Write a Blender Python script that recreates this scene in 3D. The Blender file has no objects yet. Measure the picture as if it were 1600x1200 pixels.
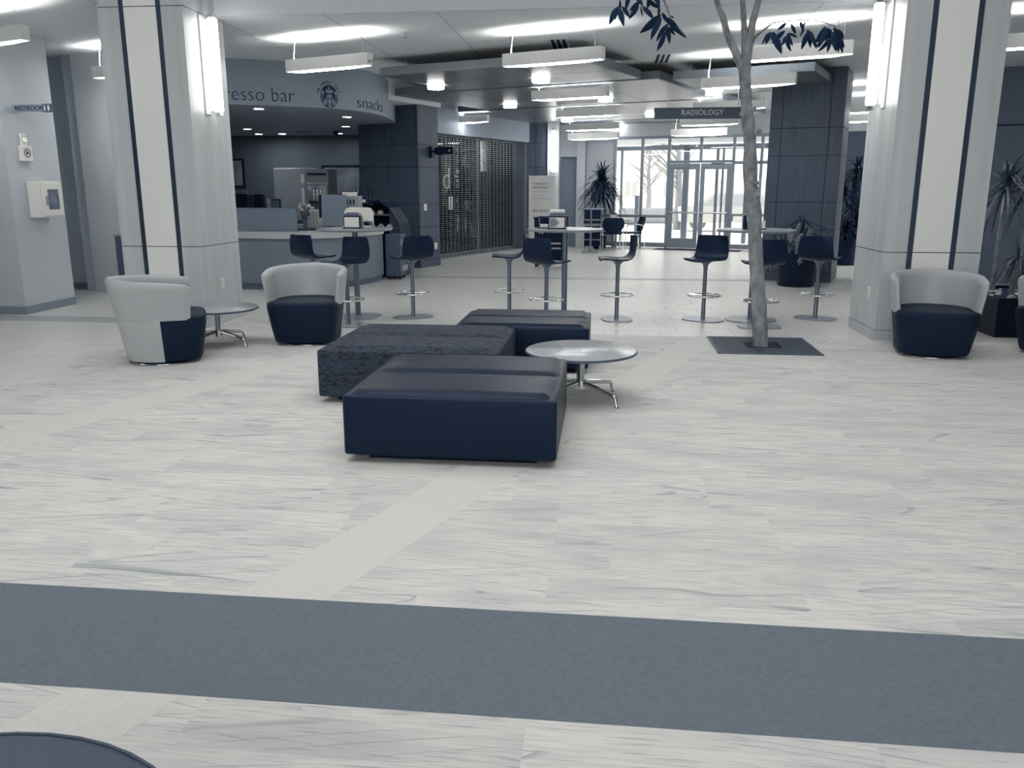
import bpy, bmesh, math, random
from mathutils import Vector, Matrix
random.seed(7)
S = bpy.context.scene
COL = S.collection

# ------------------------------------------------------------------ camera
F_PX, Y_HOR, X_VP, CAM_H = 1300.0, 295.0, 950.0, 1.55
PITCH = math.atan((600 - Y_HOR) / F_PX)
YAW = math.atan((X_VP - 800) / (F_PX / math.cos(PITCH)))
cd = bpy.data.cameras.new('camera'); cam = bpy.data.objects.new('camera', cd); COL.objects.link(cam)
cam.location = (0, 0, CAM_H); cam.rotation_euler = (math.pi / 2 - PITCH, 0, YAW)
cd.sensor_width = 36; cd.lens = 36 * F_PX / 1600; cd.clip_end = 300; cd.clip_start = 0.05
S.camera = cam
FW = Vector((-math.sin(YAW) * math.cos(PITCH), math.cos(YAW) * math.cos(PITCH), -math.sin(PITCH)))
RT = Vector((math.cos(YAW), math.sin(YAW), 0)); UP = RT.cross(FW); C0 = Vector((0, 0, CAM_H))
# ------------------------------------------------------------------ world, exposure
w = bpy.data.worlds.new('world'); S.world = w; w.use_nodes = True
bg = w.node_tree.nodes['Background']; bg.inputs[0].default_value = (1.0, 0.985, 0.955, 1); bg.inputs[1].default_value = 2.7
S.view_settings.view_transform = 'Standard'; S.view_settings.look = 'None'
S.view_settings.exposure = 0.2; S.view_settings.gamma = 1.0; S.view_settings.use_curve_mapping = False
E_UP, E_DN, E_SC, E_DR, E_CAN = 80.0, 32.0, 7.5, 18.0, 100.0     # lamp strengths

def ray(x, y): return (FW * F_PX + RT * (x - 800) + UP * (600 - y)).normalized()
def atz(x, y, z=0.0): d = ray(x, y); return C0 + d * ((z - CAM_H) / d.z)
def aty(x, y, Y): d = ray(x, y); return C0 + d * (Y / d.y)
def onpl(x, y, p, n): d = ray(x, y); n = Vector(n); return C0 + d * ((Vector(p) - C0).dot(n) / d.dot(n))
TH = math.radians(22.0)                      # second building grid, turned against the first
def g2(u, v, z=0.0): return Vector((u * math.cos(TH) + v * math.sin(TH), -u * math.sin(TH) + v * math.cos(TH), z))

# ------------------------------------------------------------------ materials
STOPS = [(0, (4, 13, 32)), (37, (22, 37, 58)), (71, (58, 71, 88)), (112, (104, 113, 124)), (154, (150, 155, 160)), (201, (200, 201, 200)), (240, (243, 241, 234)), (255, (252, 250, 244))]
def lin(c): c /= 255.0; return c / 12.92 if c <= .04045 else ((c + .055) / 1.055) ** 2.4
def tint(g):
    for (a, ca), (b, cb) in zip(STOPS, STOPS[1:]):
        if g <= b:
            t = (g - a) / (b - a); return [lin(ca[i] + (cb[i] - ca[i]) * t) for i in range(3)]
    return [lin(c) for c in STOPS[-1][1]]
def col(g, a):                                # hue as in the toned photograph at level g, reflectance a
    r = tint(g); l = .2126 * r[0] + .7152 * r[1] + .0722 * r[2]; return tuple(min(1, c * a / l) for c in r) + (1,)
MATS = {}
def mat(name, g, a, rough=.6, metal=0.0, noise=None, bump=None, spec=.5, alpha=None, trans=None, emit=None, coat=0, stretch=(1, 1, 1), amt=.25):
    if name in MATS: return MATS[name]
    m = bpy.data.materials.new(name); m.use_nodes = True; nt = m.node_tree; b = nt.nodes['Principled BSDF']
    c = col(g, a); b.inputs['Base Color'].default_value = c; b.inputs['Roughness'].default_value = rough; b.inputs['Metallic'].default_value = metal
    b.inputs['Specular IOR Level'].default_value = spec if g >= 60 else min(spec, .3)
    if g < 60: b.inputs['Specular Tint'].default_value = tuple(.32 + .68 * x / max(c[:3]) for x in c[:3]) + (1,)
    b.inputs['Coat Weight'].default_value = coat
    if trans: b.inputs['Transmission Weight'].default_value = trans; b.inputs['IOR'].default_value = 1.45
    if alpha is not None: b.inputs['Alpha'].default_value = alpha
    if emit: b.inputs['Emission Color'].default_value = (1, .975, .93, 1); b.inputs['Emission Strength'].default_value = emit
    if noise or bump:
        tc = nt.nodes.new('ShaderNodeTexCoord'); mp = nt.nodes.new('ShaderNodeMapping'); mp.inputs['Scale'].default_value = stretch
        nt.links.new(tc.outputs['Object'], mp.inputs[0])
        n = nt.nodes.new('ShaderNodeTexNoise'); n.inputs['Scale'].default_value = noise or bump[0]; n.inputs['Detail'].default_value = 5
        nt.links.new(mp.outputs[0], n.inputs['Vector'])
        if noise:
            r = nt.nodes.new('ShaderNodeValToRGB'); nt.links.new(n.outputs['Fac'], r.inputs[0])
            r.color_ramp.elements[0].position = .3; r.color_ramp.elements[1].position = .7
            r.color_ramp.elements[0].color = tuple(x * (1 - amt) for x in c[:3]) + (1,); r.color_ramp.elements[1].color = tuple(min(1, x * (1 + amt)) for x in c[:3]) + (1,)
            nt.links.new(r.outputs[0], b.inputs['Base Color'])
        if bump:
            n2 = nt.nodes.new('ShaderNodeTexNoise'); n2.inputs['Scale'].default_value = bump[0]; nt.links.new(mp.outputs[0], n2.inputs['Vector'])
            bp = nt.nodes.new('ShaderNodeBump'); bp.inputs['Strength'].default_value = bump[1]; bp.inputs['Distance'].default_value = .01
            nt.links.new(n2.outputs['Fac'], bp.inputs['Height']); nt.links.new(bp.outputs[0], b.inputs['Normal'])
    MATS[name] = m; return m
WALL = mat('painted_wall', 150, .55, .7); WALLD = mat('painted_wall_grey', 105, .25, .7); CEIL = mat('ceiling_paint', 165, .72, .85, noise=1.5, amt=.03)
CAFEW = mat('cafe_wall', 90, .105, .7); FASC = mat('fascia_paint', 110, .31, .6)
TILE = mat('porcelain_tile', 205, .60, .32, noise=3, amt=.05); TILED = mat('porcelain_tile_dark', 150, .36, .4); GROUT = mat('grout', 150, .40, .8)
COLUMN = mat('column_panel', 165, .56, .38, noise=2.2, stretch=(3, 3, .15), amt=.10); CPANEL = mat('column_glass_panel', 200, .92, .12, coat=1.0); CSTRIP = mat('column_metal_strip', 70, .10, .28, .7)
WOOD = mat('dark_wood_panel', 64, .066, .5, noise=4, stretch=(6, 6, .35), amt=.22); WOODL = mat('wood_panel_joint', 25, .02, .8)
WHITE = mat('white_metal', 200, .72, .4); WHITEP = mat('white_plastic', 215, .80, .35)
CHROME = mat('chrome', 200, .75, .12, 1.0); STEEL = mat('brushed_steel', 140, .42, .34, 1.0); GREYM = mat('grey_metal', 120, .25, .4, .6)
BLACK = mat('black_plastic', 25, .012, .4); BLKM = mat('black_matte', 20, .01, .7)
LEATH = mat('dark_leather', 34, .011, .42, bump=(60, .05), spec=.6); FABD = mat('dark_upholstery', 36, .013, .6, bump=(150, .2))
SHELL = mat('grey_leather', 165, .44, .42, bump=(80, .04)); STOOLM = mat('stool_shell', 30, .016, .38); STOOLP = mat('stool_post', 100, .2, .35, .8)
FRAME = mat('aluminium_frame', 115, .26, .42, .4); CLOUD = mat('cloud_panel', 130, .22, .36, .5); DARKW = mat('dark_interior', 40, .03, .8)
LAMP = mat('lamp_lens', 250, .8, .5, emit=E_DN); LAMPU = mat('lamp_uplight', 250, .8, .5, emit=E_UP); LAMPS = mat('lamp_sconce', 250, .8, .5, emit=E_SC); LAMPD = mat('lamp_drum', 250, .8, .5, emit=E_DR); LAMPC = mat('lamp_can', 250, .8, .5, emit=E_CAN)
BARK = mat('pale_bark', 150, .25, .85, noise=14, stretch=(1, 1, .55), amt=.42, bump=(30, .9)); LEAF = mat('tree_leaf', 37, .03, .6, noise=3, amt=.3, spec=.15); LEAFD = mat('dark_leaf', 32, .018, .6, spec=.12); LEAFV = mat('variegated_leaf', 95, .13, .45, noise=9, amt=.8); LEAFG = mat('grey_green_leaf', 70, .08, .5, noise=4, amt=.4)
POT = mat('black_pot', 20, .008, .5); SOIL = mat('soil', 45, .04, .9); GRATE = mat('grate_metal', 85, .10, .5, .3)
SIGND = mat('sign_dark', 65, .09, .5); SIGNG = mat('sign_grey', 85, .14, .5); PRINTD = mat('print_dark', 40, .03, .6); PRINTG = mat('print_grey', 140, .33, .6); PRINTW = mat('print_white', 215, .75, .6)
PAPER = mat('paper_white', 225, .80, .6); STAIN = mat('stainless', 125, .34, .35, .35); CONT = mat('counter_laminate', 100, .20, .5); CTOP = mat('counter_top', 165, .50, .3); SMOKE = mat('frosted_panel', 95, .19, .35)
CUP = mat('cup_clear', 190, .5, .2); PASTRY = mat('pastry', 190, .5, .8, noise=30, amt=.5); GLASSC = mat('case_glass', 30, .02, .2)
OUTG = mat('outdoor_ground', 235, .85, .9); OUTB = mat('outdoor_building', 235, .82, .9); OUTR = mat('outdoor_roof', 200, .42, .9); OUTT = mat('outdoor_bark', 160, .24, .9); OUTC = mat('outdoor_car', 215, .42, .4); HEDGE = mat('outdoor_hedge', 150, .25, .9)
def glass(name, tintc, rough=0.0):
    m = bpy.data.materials.new(name); m.use_nodes = True; nt = m.node_tree; nt.nodes.remove(nt.nodes['Principled BSDF'])
    o = nt.nodes['Material Output']; t = nt.nodes.new('ShaderNodeBsdfTransparent'); g = nt.nodes.new('ShaderNodeBsdfGlossy'); x = nt.nodes.new('ShaderNodeMixShader'); fr = nt.nodes.new('ShaderNodeFresnel')
    t.inputs[0].default_value = tintc; g.inputs['Roughness'].default_value = rough; fr.inputs[0].default_value = 1.5
    nt.links.new(fr.outputs[0], x.inputs[0]); nt.links.new(t.outputs[0], x.inputs[1]); nt.links.new(g.outputs[0], x.inputs[2]); nt.links.new(x.outputs[0], o.inputs[0]); return m
GLASS = glass('window_glass', (.97, .97, .97, 1)); GLASSD = glass('shop_glass', (.62, .68, .74, 1), .02)

# carpet: streaks along X with thin strokes, shifted for each plank
def carpet_mat():
    m = bpy.data.materials.new('streaked_carpet'); m.use_nodes = True; nt = m.node_tree; b = nt.nodes['Principled BSDF']; N = nt.nodes.new; L = nt.links.new
    geo = N('ShaderNodeNewGeometry'); oi = N('ShaderNodeObjectInfo'); add = N('ShaderNodeVectorMath'); add.operation = 'ADD'
    sc = N('ShaderNodeVectorMath'); sc.operation = 'SCALE'; sc.inputs[0].default_value = (7.0, 13.0, 5.0); L(oi.outputs['Random'], sc.inputs['Scale'])
    L(geo.outputs['Position'], add.inputs[0]); L(sc.outputs[0], add.inputs[1])
    def noise(s, scale, det, off=0, rot=0.0):
        mp = N('ShaderNodeMapping'); mp.inputs['Scale'].default_value = s; mp.inputs['Location'].default_value = (off, off, off); src = add.outputs[0]
        if rot: vr = N('ShaderNodeVectorRotate'); vr.rotation_type = 'Z_AXIS'; vr.inputs['Angle'].default_value = rot; L(src, vr.inputs['Vector']); src = vr.outputs[0]
        L(src, mp.inputs[0])
        n = N('ShaderNodeTexNoise'); n.inputs['Scale'].default_value = scale; n.inputs['Detail'].default_value = det; L(mp.outputs[0], n.inputs['Vector']); return n
    def mix(fac, a, bb):
        x = N('ShaderNodeMix'); x.data_type = 'RGBA'; 
        if isinstance(fac, float): x.inputs[0].default_value = fac
        else: L(fac, x.inputs[0])
        for i, v in ((6, a), (7, bb)):
            if isinstance(v, tuple): x.inputs[i].default_value = v
            else: L(v, x.inputs[i])
        return x.outputs[2]
    def ramp(src, p0, p1, v0=0, v1=1):
        r = N('ShaderNodeMapRange'); r.inputs[1].default_value = p0; r.inputs[2].default_value = p1; r.inputs[3].default_value = v0; r.inputs[4].default_value = v1; L(src, r.inputs[0]); return r.outputs[0]
    light, mid, dark = col(215, .62), col(195, .53), col(140, .27)
    c = mix(ramp(noise((2.2, 34, 1), 2.0, 6).outputs['Fac'], .40, .66), light, mid)
    c = mix(ramp(noise((1.1, 3.2, 1), 1.5, 4, 3).outputs['Fac'], .44, .70, 0, .75), c, col(185, .46))
    c = mix(ramp(noise((3.2, 70, 1), 2.0, 5, 9).outputs['Fac'], .58, .68, 0, .62), c, dark)
    # thin curved strokes: iso-lines of a warped low-frequency field
    for sc2, nlines, off, msc, amt2 in (((.16, 4.4, 1), 12, 5, (.9, 5, 1), .85), ((.22, 3.0, 1), 11, 31, (.8, 3.5, 1), .7)):
        f = noise(sc2, 1.0, 1.0, off, .16 if off == 5 else -.22).outputs['Fac']
        mul = N('ShaderNodeMath'); mul.operation = 'MULTIPLY'; mul.inputs[1].default_value = nlines; L(f, mul.inputs[0])
        fr = N('ShaderNodeMath'); fr.operation = 'FRACT'; L(mul.outputs[0], fr.inputs[0])
        st = ramp(fr.outputs[0], .0, .10, 1, 0)
        br = ramp(noise(msc, 1.6, 2, 17 + off).outputs['Fac'], .48, .56, 0, amt2)
        ms = N('ShaderNodeMath'); ms.operation = 'MULTIPLY'; L(st, ms.inputs[0]); L(br, ms.inputs[1])
        c = mix(ms.outputs[0], c, dark)
    hv = ramp(oi.outputs['Random'], 0, 1, .955, 1.025)
    h = N('ShaderNodeHueSaturation'); L(hv, h.inputs['Value']); L(c, h.inputs['Color'])
    L(h.outputs[0], b.inputs['Base Color']); b.inputs['Roughness'].default_value = .95; b.inputs['Specular IOR Level'].default_value = .15
    bn = noise((30, 60, 30), 6, 2); bp = N('ShaderNodeBump'); bp.inputs['Strength'].default_value = .35; bp.inputs['Distance'].default_value = .004; L(bn.outputs['Fac'], bp.inputs['Height']); L(bp.outputs[0], b.inputs['Normal'])
    return m
CARPET = carpet_mat()
STRIP = mat('plain_light_carpet', 205, .56, .95, noise=90, amt=.06, spec=.1); BAND = mat('plain_dark_carpet', 112, .158, .95, noise=60, amt=.10, spec=.1, bump=(200, .3))
def patterned():
    m = bpy.data.materials.new('dashed_fabric'); m.use_nodes = True; nt = m.node_tree; b = nt.nodes['Principled BSDF']; N = nt.nodes.new; L = nt.links.new
    tc = N('ShaderNodeTexCoord'); mp = N('ShaderNodeMapping'); mp.inputs['Scale'].default_value = (20, 20, 60); L(tc.outputs['Object'], mp.inputs[0])
    v = N('ShaderNodeTexVoronoi'); v.distance = 'CHEBYCHEV'; v.inputs['Scale'].default_value = 1.5; v.inputs['Randomness'].default_value = .75; L(mp.outputs[0], v.inputs['Vector'])
    r = N('ShaderNodeValToRGB'); L(v.outputs['Color'], r.inputs[0]); r.color_ramp.interpolation = 'CONSTANT'
    r.color_ramp.elements[0].color = col(30, .008); r.color_ramp.elements[1].position = .34; r.color_ramp.elements[1].color = col(55, .032)
    L(r.outputs[0], b.inputs['Base Color']); b.inputs['Roughness'].default_value = .8
    n = N('ShaderNodeTexNoise'); n.inputs['Scale'].default_value = 120; L(tc.outputs['Object'], n.inputs['Vector']); bp = N('ShaderNodeBump'); bp.inputs['Strength'].default_value = .4; bp.inputs['Distance'].default_value = .006; L(n.outputs['Fac'], bp.inputs['Height']); L(bp.outputs[0], b.inputs['Normal'])
    return m
DASH = patterned()

# ------------------------------------------------------------------ mesh helpers
class MB:
    def __init__(s): s.v = []; s.f = []
    def add(s, vs, fs, M=None):
        o = len(s.v); s.v += [tuple(M @ Vector(p)) if M else tuple(p) for p in vs]; s.f += [tuple(i + o for i in f) for f in fs]; return s
    def box(s, x0, x1, y0, y1, z0, z1, M=None):
        return s.add([(x0, y0, z0), (x1, y0, z0), (x1, y1, z0), (x0, y1, z0), (x0, y0, z1), (x1, y0, z1), (x1, y1, z1), (x0, y1, z1)],
                     [(0, 3, 2, 1), (4, 5, 6, 7), (0, 1, 5, 4), (1, 2, 6, 5), (2, 3, 7, 6), (3, 0, 4, 7)], M)
    def prism(s, poly, z0, z1, M=None):
        n = len(poly); vs = [(p[0], p[1], z0) for p in poly] + [(p[0], p[1], z1) for p in poly]
        return s.add(vs, [tuple(range(n))[::-1], tuple(range(n, 2 * n))] + [(i, (i + 1) % n, n + (i + 1) % n, n + i) for i in range(n)], M)
    def lathe(s, prof, n=24, M=None, c=(0, 0)):
        vs = []; fs = []
        for r, z in prof:
            for k in range(n): a = 2 * math.pi * k / n; vs.append((c[0] + r * math.cos(a), c[1] + r * math.sin(a), z))
        for i in range(len(prof) - 1):
            for k in range(n): fs.append((i * n + k, i * n + (k + 1) % n, (i + 1) * n + (k + 1) % n, (i + 1) * n + k))
        fs.append(tuple(range(n))[::-1]); fs.append(tuple(range((len(prof) - 1) * n, len(prof) * n)))
        return s.add(vs, fs, M)
    def cyl(s, c, r, z0, z1, n=20, M=None): return s.lathe([(r, z0), (r, z1)], n, M, c)
    def tube(s, pts, r, n=8, M=None):
        pts = [Vector(p) for p in pts]; rs = r if isinstance(r, (list, tuple)) else [r] * len(pts); vs = []; fs = []; prev = None
        for i, p in enumerate(pts):
            t = (pts[min(i + 1, len(pts) - 1)] - pts[max(i - 1, 0)]).normalized()
            if prev is None: a = t.orthogonal().normalized()
            else: a = (prev - t * prev.dot(t)); a = a.normalized() if a.length > 1e-6 else t.orthogonal().normalized()
            prev = a; b = t.cross(a)
            for k in range(n): q = 2 * math.pi * k / n; vs.append(p + (a * math.cos(q) + b * math.sin(q)) * rs[i])
        for i in range(len(pts) - 1):
            for k in range(n): fs.append((i * n + k, i * n + (k + 1) % n, (i + 1) * n + (k + 1) % n, (i + 1) * n + k))
        fs.append(tuple(range(n))[::-1]); fs.append(tuple(range((len(pts) - 1) * n, len(pts) * n)))
        return s.add(vs, fs, M)
    def torus(s, c, R, r, n=36, m=8, sx=1, sy=1):
        vs = []; fs = []
        for i in range(n):
            a = 2 * math.pi * i / n
            for k in range(m): b = 2 * math.pi * k / m; q = R + r * math.cos(b); vs.append((c[0] + q * math.cos(a) * sx, c[1] + q * math.sin(a) * sy, c[2] + r * math.sin(b)))
        for i in range(n):
            for k in range(m): fs.append((i * m + k, ((i + 1) % n) * m + k, ((i + 1) % n) * m + (k + 1) % m, i * m + (k + 1) % m))
        return s.add(vs, fs)
    def rbox(s, x0, x1, y0, y1, z0, z1, r, seg=3, M=None):
        bm = bmesh.new(); bmesh.ops.create_cube(bm, size=1)
        for v in bm.verts: v.co = Vector((x0 + (v.co.x + .5) * (x1 - x0), y0 + (v.co.y + .5) * (y1 - y0), z0 + (v.co.z + .5) * (z1 - z0)))
        bmesh.ops.bevel(bm, geom=list(bm.edges), offset=r, segments=seg, affect='EDGES', profile=.5)
        bm.verts.index_update(); vs = [tuple(v.co) for v in bm.verts]; fs = [tuple(v.index for v in f.verts) for f in bm.faces]; bm.free()
        return s.add(vs, fs, M)
    def mesh(s, name, smooth=None):
        me = bpy.data.meshes.new(name); me.from_pydata(s.v, [], s.f); me.update()
        if smooth is not None:
            me.shade_smooth(); me.set_sharp_from_angle(angle=math.radians(smooth))
        return me
def link(name, me, m, parent=None, kind=None, label=None, cat=None, group=None, loc=None, rotz=0):
    o = bpy.data.objects.new(name, me); COL.objects.link(o)
    if me is not None and m is not None and not me.materials: me.materials.append(m)
    if parent: o.parent = parent
    if loc is not None: o.location = loc
    if rotz: o.rotation_euler[2] = rotz
    tag(o, kind, label, cat, group); return o
def tag(o, kind=None, label=None, cat=None, group=None):
    for k, v in (('kind', kind), ('label', label), ('category', cat), ('group', group)):
        if v: o[k] = v
    return o
def part(name, mb, m, parent=None, smooth=None, **k): return link(name, mb.mesh(name, smooth), m, parent, **k)
def thing(name, label, cat, loc=(0, 0, 0), rotz=0, group=None, kind=None):
    o = bpy.data.objects.new(name, None); COL.objects.link(o); o.location = loc; o.rotation_euler[2] = rotz; o.empty_display_size = .1
    tag(o, kind, label, cat, group); return o
def dup(root, loc, rotz, label=None, group=None):
    def cp(o, par):
        c = o.copy(); COL.objects.link(c); c.parent = par
        for ch in o.children: cp(ch, c)
        return c
    r = cp(root, None); r.location = loc; r.rotation_euler[2] = rotz
    if label: r['label'] = label
    if group: r['group'] = group
    return r
def W(parent):                                # matrix: world coordinates -> parent local
    return (Matrix.Translation(parent.location) @ Matrix.Rotation(parent.rotation_euler[2], 4, 'Z')).inverted()
def text_mesh(txt, size, align='LEFT', spacing=1.0, thick=0.002, thin=0.0):
    cu = bpy.data.curves.new('txt', 'FONT'); cu.body = txt; cu.size = size; cu.align_x = align; cu.space_character = spacing; cu.extrude = thick; cu.resolution_u = 3; cu.offset = -size * thin
    o = bpy.data.objects.new('txt', cu); COL.objects.link(o); dg = bpy.context.evaluated_depsgraph_get()
    me = bpy.data.meshes.new_from_object(o.evaluated_get(dg)); bpy.data.objects.remove(o); 
    return me                                  # lies in XY, extruded along Z
def lettering(txt, size, M, m, parent, align='LEFT', spacing=1.0, name='lettering', thick=.002):
    me = text_mesh(txt, size, align, spacing, thick); me.transform(M); return link(name, me, m, parent)
def FACE(x, y, z, rotz=0): return Matrix.Translation((x, y, z)) @ Matrix.Rotation(rotz, 4, 'Z') @ Matrix.Rotation(math.pi / 2, 4, 'X')   # text upright, facing -Y
def clip(poly, p, n):                          # keep the side where (q-p).n >= 0
    out = []
    for i in range(len(poly)):
        a, b = poly[i], poly[(i + 1) % len(poly)]; da = (a[0] - p[0]) * n[0] + (a[1] - p[1]) * n[1]; db = (b[0] - p[0]) * n[0] + (b[1] - p[1]) * n[1]
        if da >= 0: out.append(a)
        if da * db < 0: t = da / (da - db); out.append((a[0] + (b[0] - a[0]) * t, a[1] + (b[1] - a[1]) * t))
    return out
def area(p): return abs(sum(p[i][0] * p[(i + 1) % len(p)][1] - p[(i + 1) % len(p)][0] * p[i][1] for i in range(len(p)))) / 2
# ================================================================== the setting
ZC = 3.46; YH = 9.74
def zat(x, y, Y): return aty(x, y, Y).z
floor = part('floor', MB().box(-11, 10, -6, 24.3, -.2, -.006), GROUT, kind='structure')
# --- porcelain tiles, 0.60 x 0.30 in running bond
tiles = []
rows = [9.0 + .3 * i for i in range(50)]
for r, y in enumerate(rows):
    if 14.68 < y < 14.95: continue
    x = -9.6 + (r % 3) * .2
    while x < 8.4:
        tiles.append((x, y)); x += .6
for r in range(27):
    x = -9.6 + (r % 3) * .2
    while x < -4.74:
        tiles.append((x, .9 + .3 * r)); x += .6
def seen(t): return -4.7 < t[0] < 2.9 and 8.9 < t[1] < 14.7
vis = sorted([t for t in tiles if seen(t)], key=lambda t: t[1])[:280]; vs_ = set(vis)
tme = MB().box(.002, .598, .002, .298, -.005, 0).mesh('floor_tile'); tme.materials.append(TILE)
for x, y in vis: link('floor_tile', tme, None, floor, loc=(x, y, 0))
far = MB()
for x, y in tiles:
    if (x, y) in vs_: continue
    a, b = x + .002, x + .598
    if y < 9: b = min(b, -4.72)
    if b - a > .05: far.box(a, b, y + .002, min(y + .298, 23.9), -.005, 0)
part('distant_tiles', far, TILE, floor, kind='stuff')
part('floor_border', MB().box(-9.6, 9, 14.70, 14.98, -.006, .0012), TILED, floor)
part('floor_border', MB().box(-9.6, -5.55, 9.22, 9.62, -.006, .0012), TILED, floor)
# --- carpet
carpet = part('floor_carpet', MB().prism([(-4.72, -6), (9, -6), (9, 8.97), (.35, 8.98), (-4.35, 9.35), (-4.55, 8.9)], -.006, .0005), CARPET, kind='structure')
D = Vector((math.cos(math.radians(69.5)), math.sin(math.radians(69.5)))); NL = (-D.y, D.x); NR = (D.y, -D.x)
s1l, s1r = (-1.285, 3.165), (-.915, 3.165)
q = atz(300, 608); s2l, s2r = (q.x - .2, q.y), (q.x + .2, q.y)
YB0, YB1 = 2.185, 2.83
def strip_poly(l, r, y0, y1):
    f = lambda p, y: (p[0] + (y - p[1]) * D.x / D.y, y)
    return [f(l, y0), f(r, y0), f(r, y1), f(l, y1)]
for l, r in ((s1l, s1r), (s2l, s2r)):
    for y0, y1 in ((-1.0, YB0), (YB1, 8.97)):
        p = clip(strip_poly(l, r, y0, y1), (-4.72, 0), (1, 0))
        if len(p) > 2: part('carpet_strip', MB().prism(p, 0, .0065), STRIP, carpet)
part('carpet_band', MB().box(-4.72, 6, YB0, YB1, 0, .0068), BAND, carpet, label='plain dark grey carpet band')
edges = [[(s2l, NL)], [(s2r, NR), (s1l, NL)], [(s1r, NR)]]
planks = []
for i in range(40):
    y = 1.2 + .25 * i; off = random.choice([0, .25, .5, .75]) - 6.2; n = 0
    while off < 5.0:
        base = [(off, y), (off + 1.0, y), (off + 1.0, y + .25), (off, y + .25)]; off += 1.0
        for yl, yh in ((-9, YB0), (YB1, 8.97)):
            pz = clip(clip(clip(base, (0, yl), (0, 1)), (0, yh), (0, -1)), (-4.72, 0), (1, 0))
            if len(pz) < 3: continue
            for es in edges:
                p = pz
                for pt, nn in es: p = clip(p, pt, nn) if len(p) > 2 else p
                if len(p) > 2 and area(p) > .004: planks.append(p)
planks.sort(key=lambda p: (p[0][0] ** 2 + p[0][1] ** 2 if abs(p[0][0] + .12 * p[0][1]) < .72 * p[0][1] + .8 else 1e6))
for p in planks[:292]: part('carpet_plank', MB().prism(p, 0, .006), CARPET, carpet)
rest = MB()
for p in planks[292:]: rest.prism(p, 0, .006)
part('distant_planks', rest, CARPET, carpet, kind='stuff')

# --- ceiling and outer shell
part('ceiling', MB().box(-11, 10, YH, 24.3, ZC, ZC + .25), CEIL, kind='structure')
part('ceiling_aisle', MB().box(-11, -5.44, -6, YH, ZC, ZC + .25), CEIL, kind='structure')
ZA = 6.6                                       # the seating area is a taller, top-lit hall
part('wall_hall_front', MB().box(-5.44, 9.2, YH - .03, YH - .001, ZC - .002, ZA), WALL, kind='structure')
part('wall_hall_side', MB().box(-5.6, -5.445, -6, YH, ZC + .25, ZA).box(-5.44, -5.43, -6, YH - .03, ZC - .002, ZA), WALL, kind='structure')
SKX, SKY = (-5.2, 3.6), (.2, 8.6)
sk = part('ceiling_hall', MB().box(-5.6, 9.2, -6.2, SKY[0], ZA, ZA + .3).box(-5.6, 9.2, SKY[1], YH, ZA, ZA + .3).box(-5.6, SKX[0], SKY[0], SKY[1], ZA, ZA + .3).box(SKX[1], 9.2, SKY[0], SKY[1], ZA, ZA + .3), CEIL, kind='structure')
wk = thing('window_4', None, None, (0, 0, ZA + .2), 0, kind='structure')
for i in range(8):
    x = SKX[0] + i * (SKX[1] - SKX[0]) / 7; part('mullion', MB().box(x - .04, x + .04, SKY[0], SKY[1], 0, .12), FRAME, wk)
for i in range(7): part('glass_pane', MB().box(SKX[0] + .05 + i * (SKX[1] - SKX[0]) / 7, SKX[0] - .05 + (i + 1) * (SKX[1] - SKX[0]) / 7, SKY[0], SKY[1], .05, .06), GLASS, wk)
ceil = bpy.data.objects['ceiling']
for x0 in (atz(600, 81, ZC).x, atz(715, 52, ZC).x, atz(410, 62, ZC).x, atz(1258, 30, ZC).x, 4.6, -5.9):
    part('ceiling_joint', MB().box(x0 - .005, x0 + .005, YH + .01, 12.9, ZC - .0015, ZC + .002), PRINTG, ceil)
part('wall_back', MB().box(-11, -5.2, -6.2, -6, 0, 6.6).box(5.0, 10, -6.2, -6, 0, 6.6).box(-5.2, 5.0, -6.2, -6, 0, .3).box(-5.2, 5.0, -6.2, -6, 6.2, 6.6), WALL, kind='structure')
wb_ = thing('window_5', None, None, (0, -6.1, 0), 0, kind='structure')
for i in range(7): part('mullion', MB().box(-5.2 + i * 10.2 / 6 - .04, -5.2 + i * 10.2 / 6 + .04, -.06, .06, .3, 6.2), FRAME, wb_)
for i in range(6): part('glass_pane', MB().box(-5.15 + i * 10.2 / 6, -5.25 + (i + 1) * 10.2 / 6, -.006, .006, .3, 6.2), GLASS, wb_)
part('wall_right', MB().box(9, 9.2, -6, 14, 0, ZC).box(9, 9.2, -6, YH, ZC, 6.6), WALL, kind='structure')
part('wall_left', MB().box(-11, -10.8, -6, -4.5, 0, ZC).box(-11, -10.8, 5.0, 12.4, 0, ZC).box(-11, -10.8, -4.5, 5.0, 0, .15).box(-11, -10.8, -4.5, 5.0, 3.1, ZC), WALL, kind='structure')
wl_ = thing('window_6', None, None, (-10.9, 0, 0), 0, kind='structure')
for i in range(7): part('mullion', MB().box(-.06, .06, -4.5 + i * 9.5 / 6 - .04, -4.5 + i * 9.5 / 6 + .04, .15, 3.1), FRAME, wl_)
for i in range(6): part('glass_pane', MB().box(-.006, .006, -4.45 + i * 9.5 / 6, -4.55 + (i + 1) * 9.5 / 6, .15, 3.1), GLASS, wl_)
part('outdoor_lawn', MB().box(-60, -11, -30, 24.2, -.3, -.03), OUTG, kind='structure'); part('outdoor_yard', MB().box(-11, 60, -40, -6.2, -.3, -.03), OUTG, kind='structure')
pier = part('wall_pier', MB().box(-10.8, -7.28, 9.72, 10.72, 0, ZC), WALL, kind='structure')
part('baseboard_pier', MB().box(-10.8, -7.265, 9.705, 10.72, 0, .10), WALLD, kind='structure')
part('wall_corridor', MB().box(-10.8, -7.85, 12.4, 12.6, 0, ZC).box(-8.05, -7.85, 12.2, 12.4, 0, ZC), mat('corridor_paint', 125, .62, .7), kind='structure')
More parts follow.
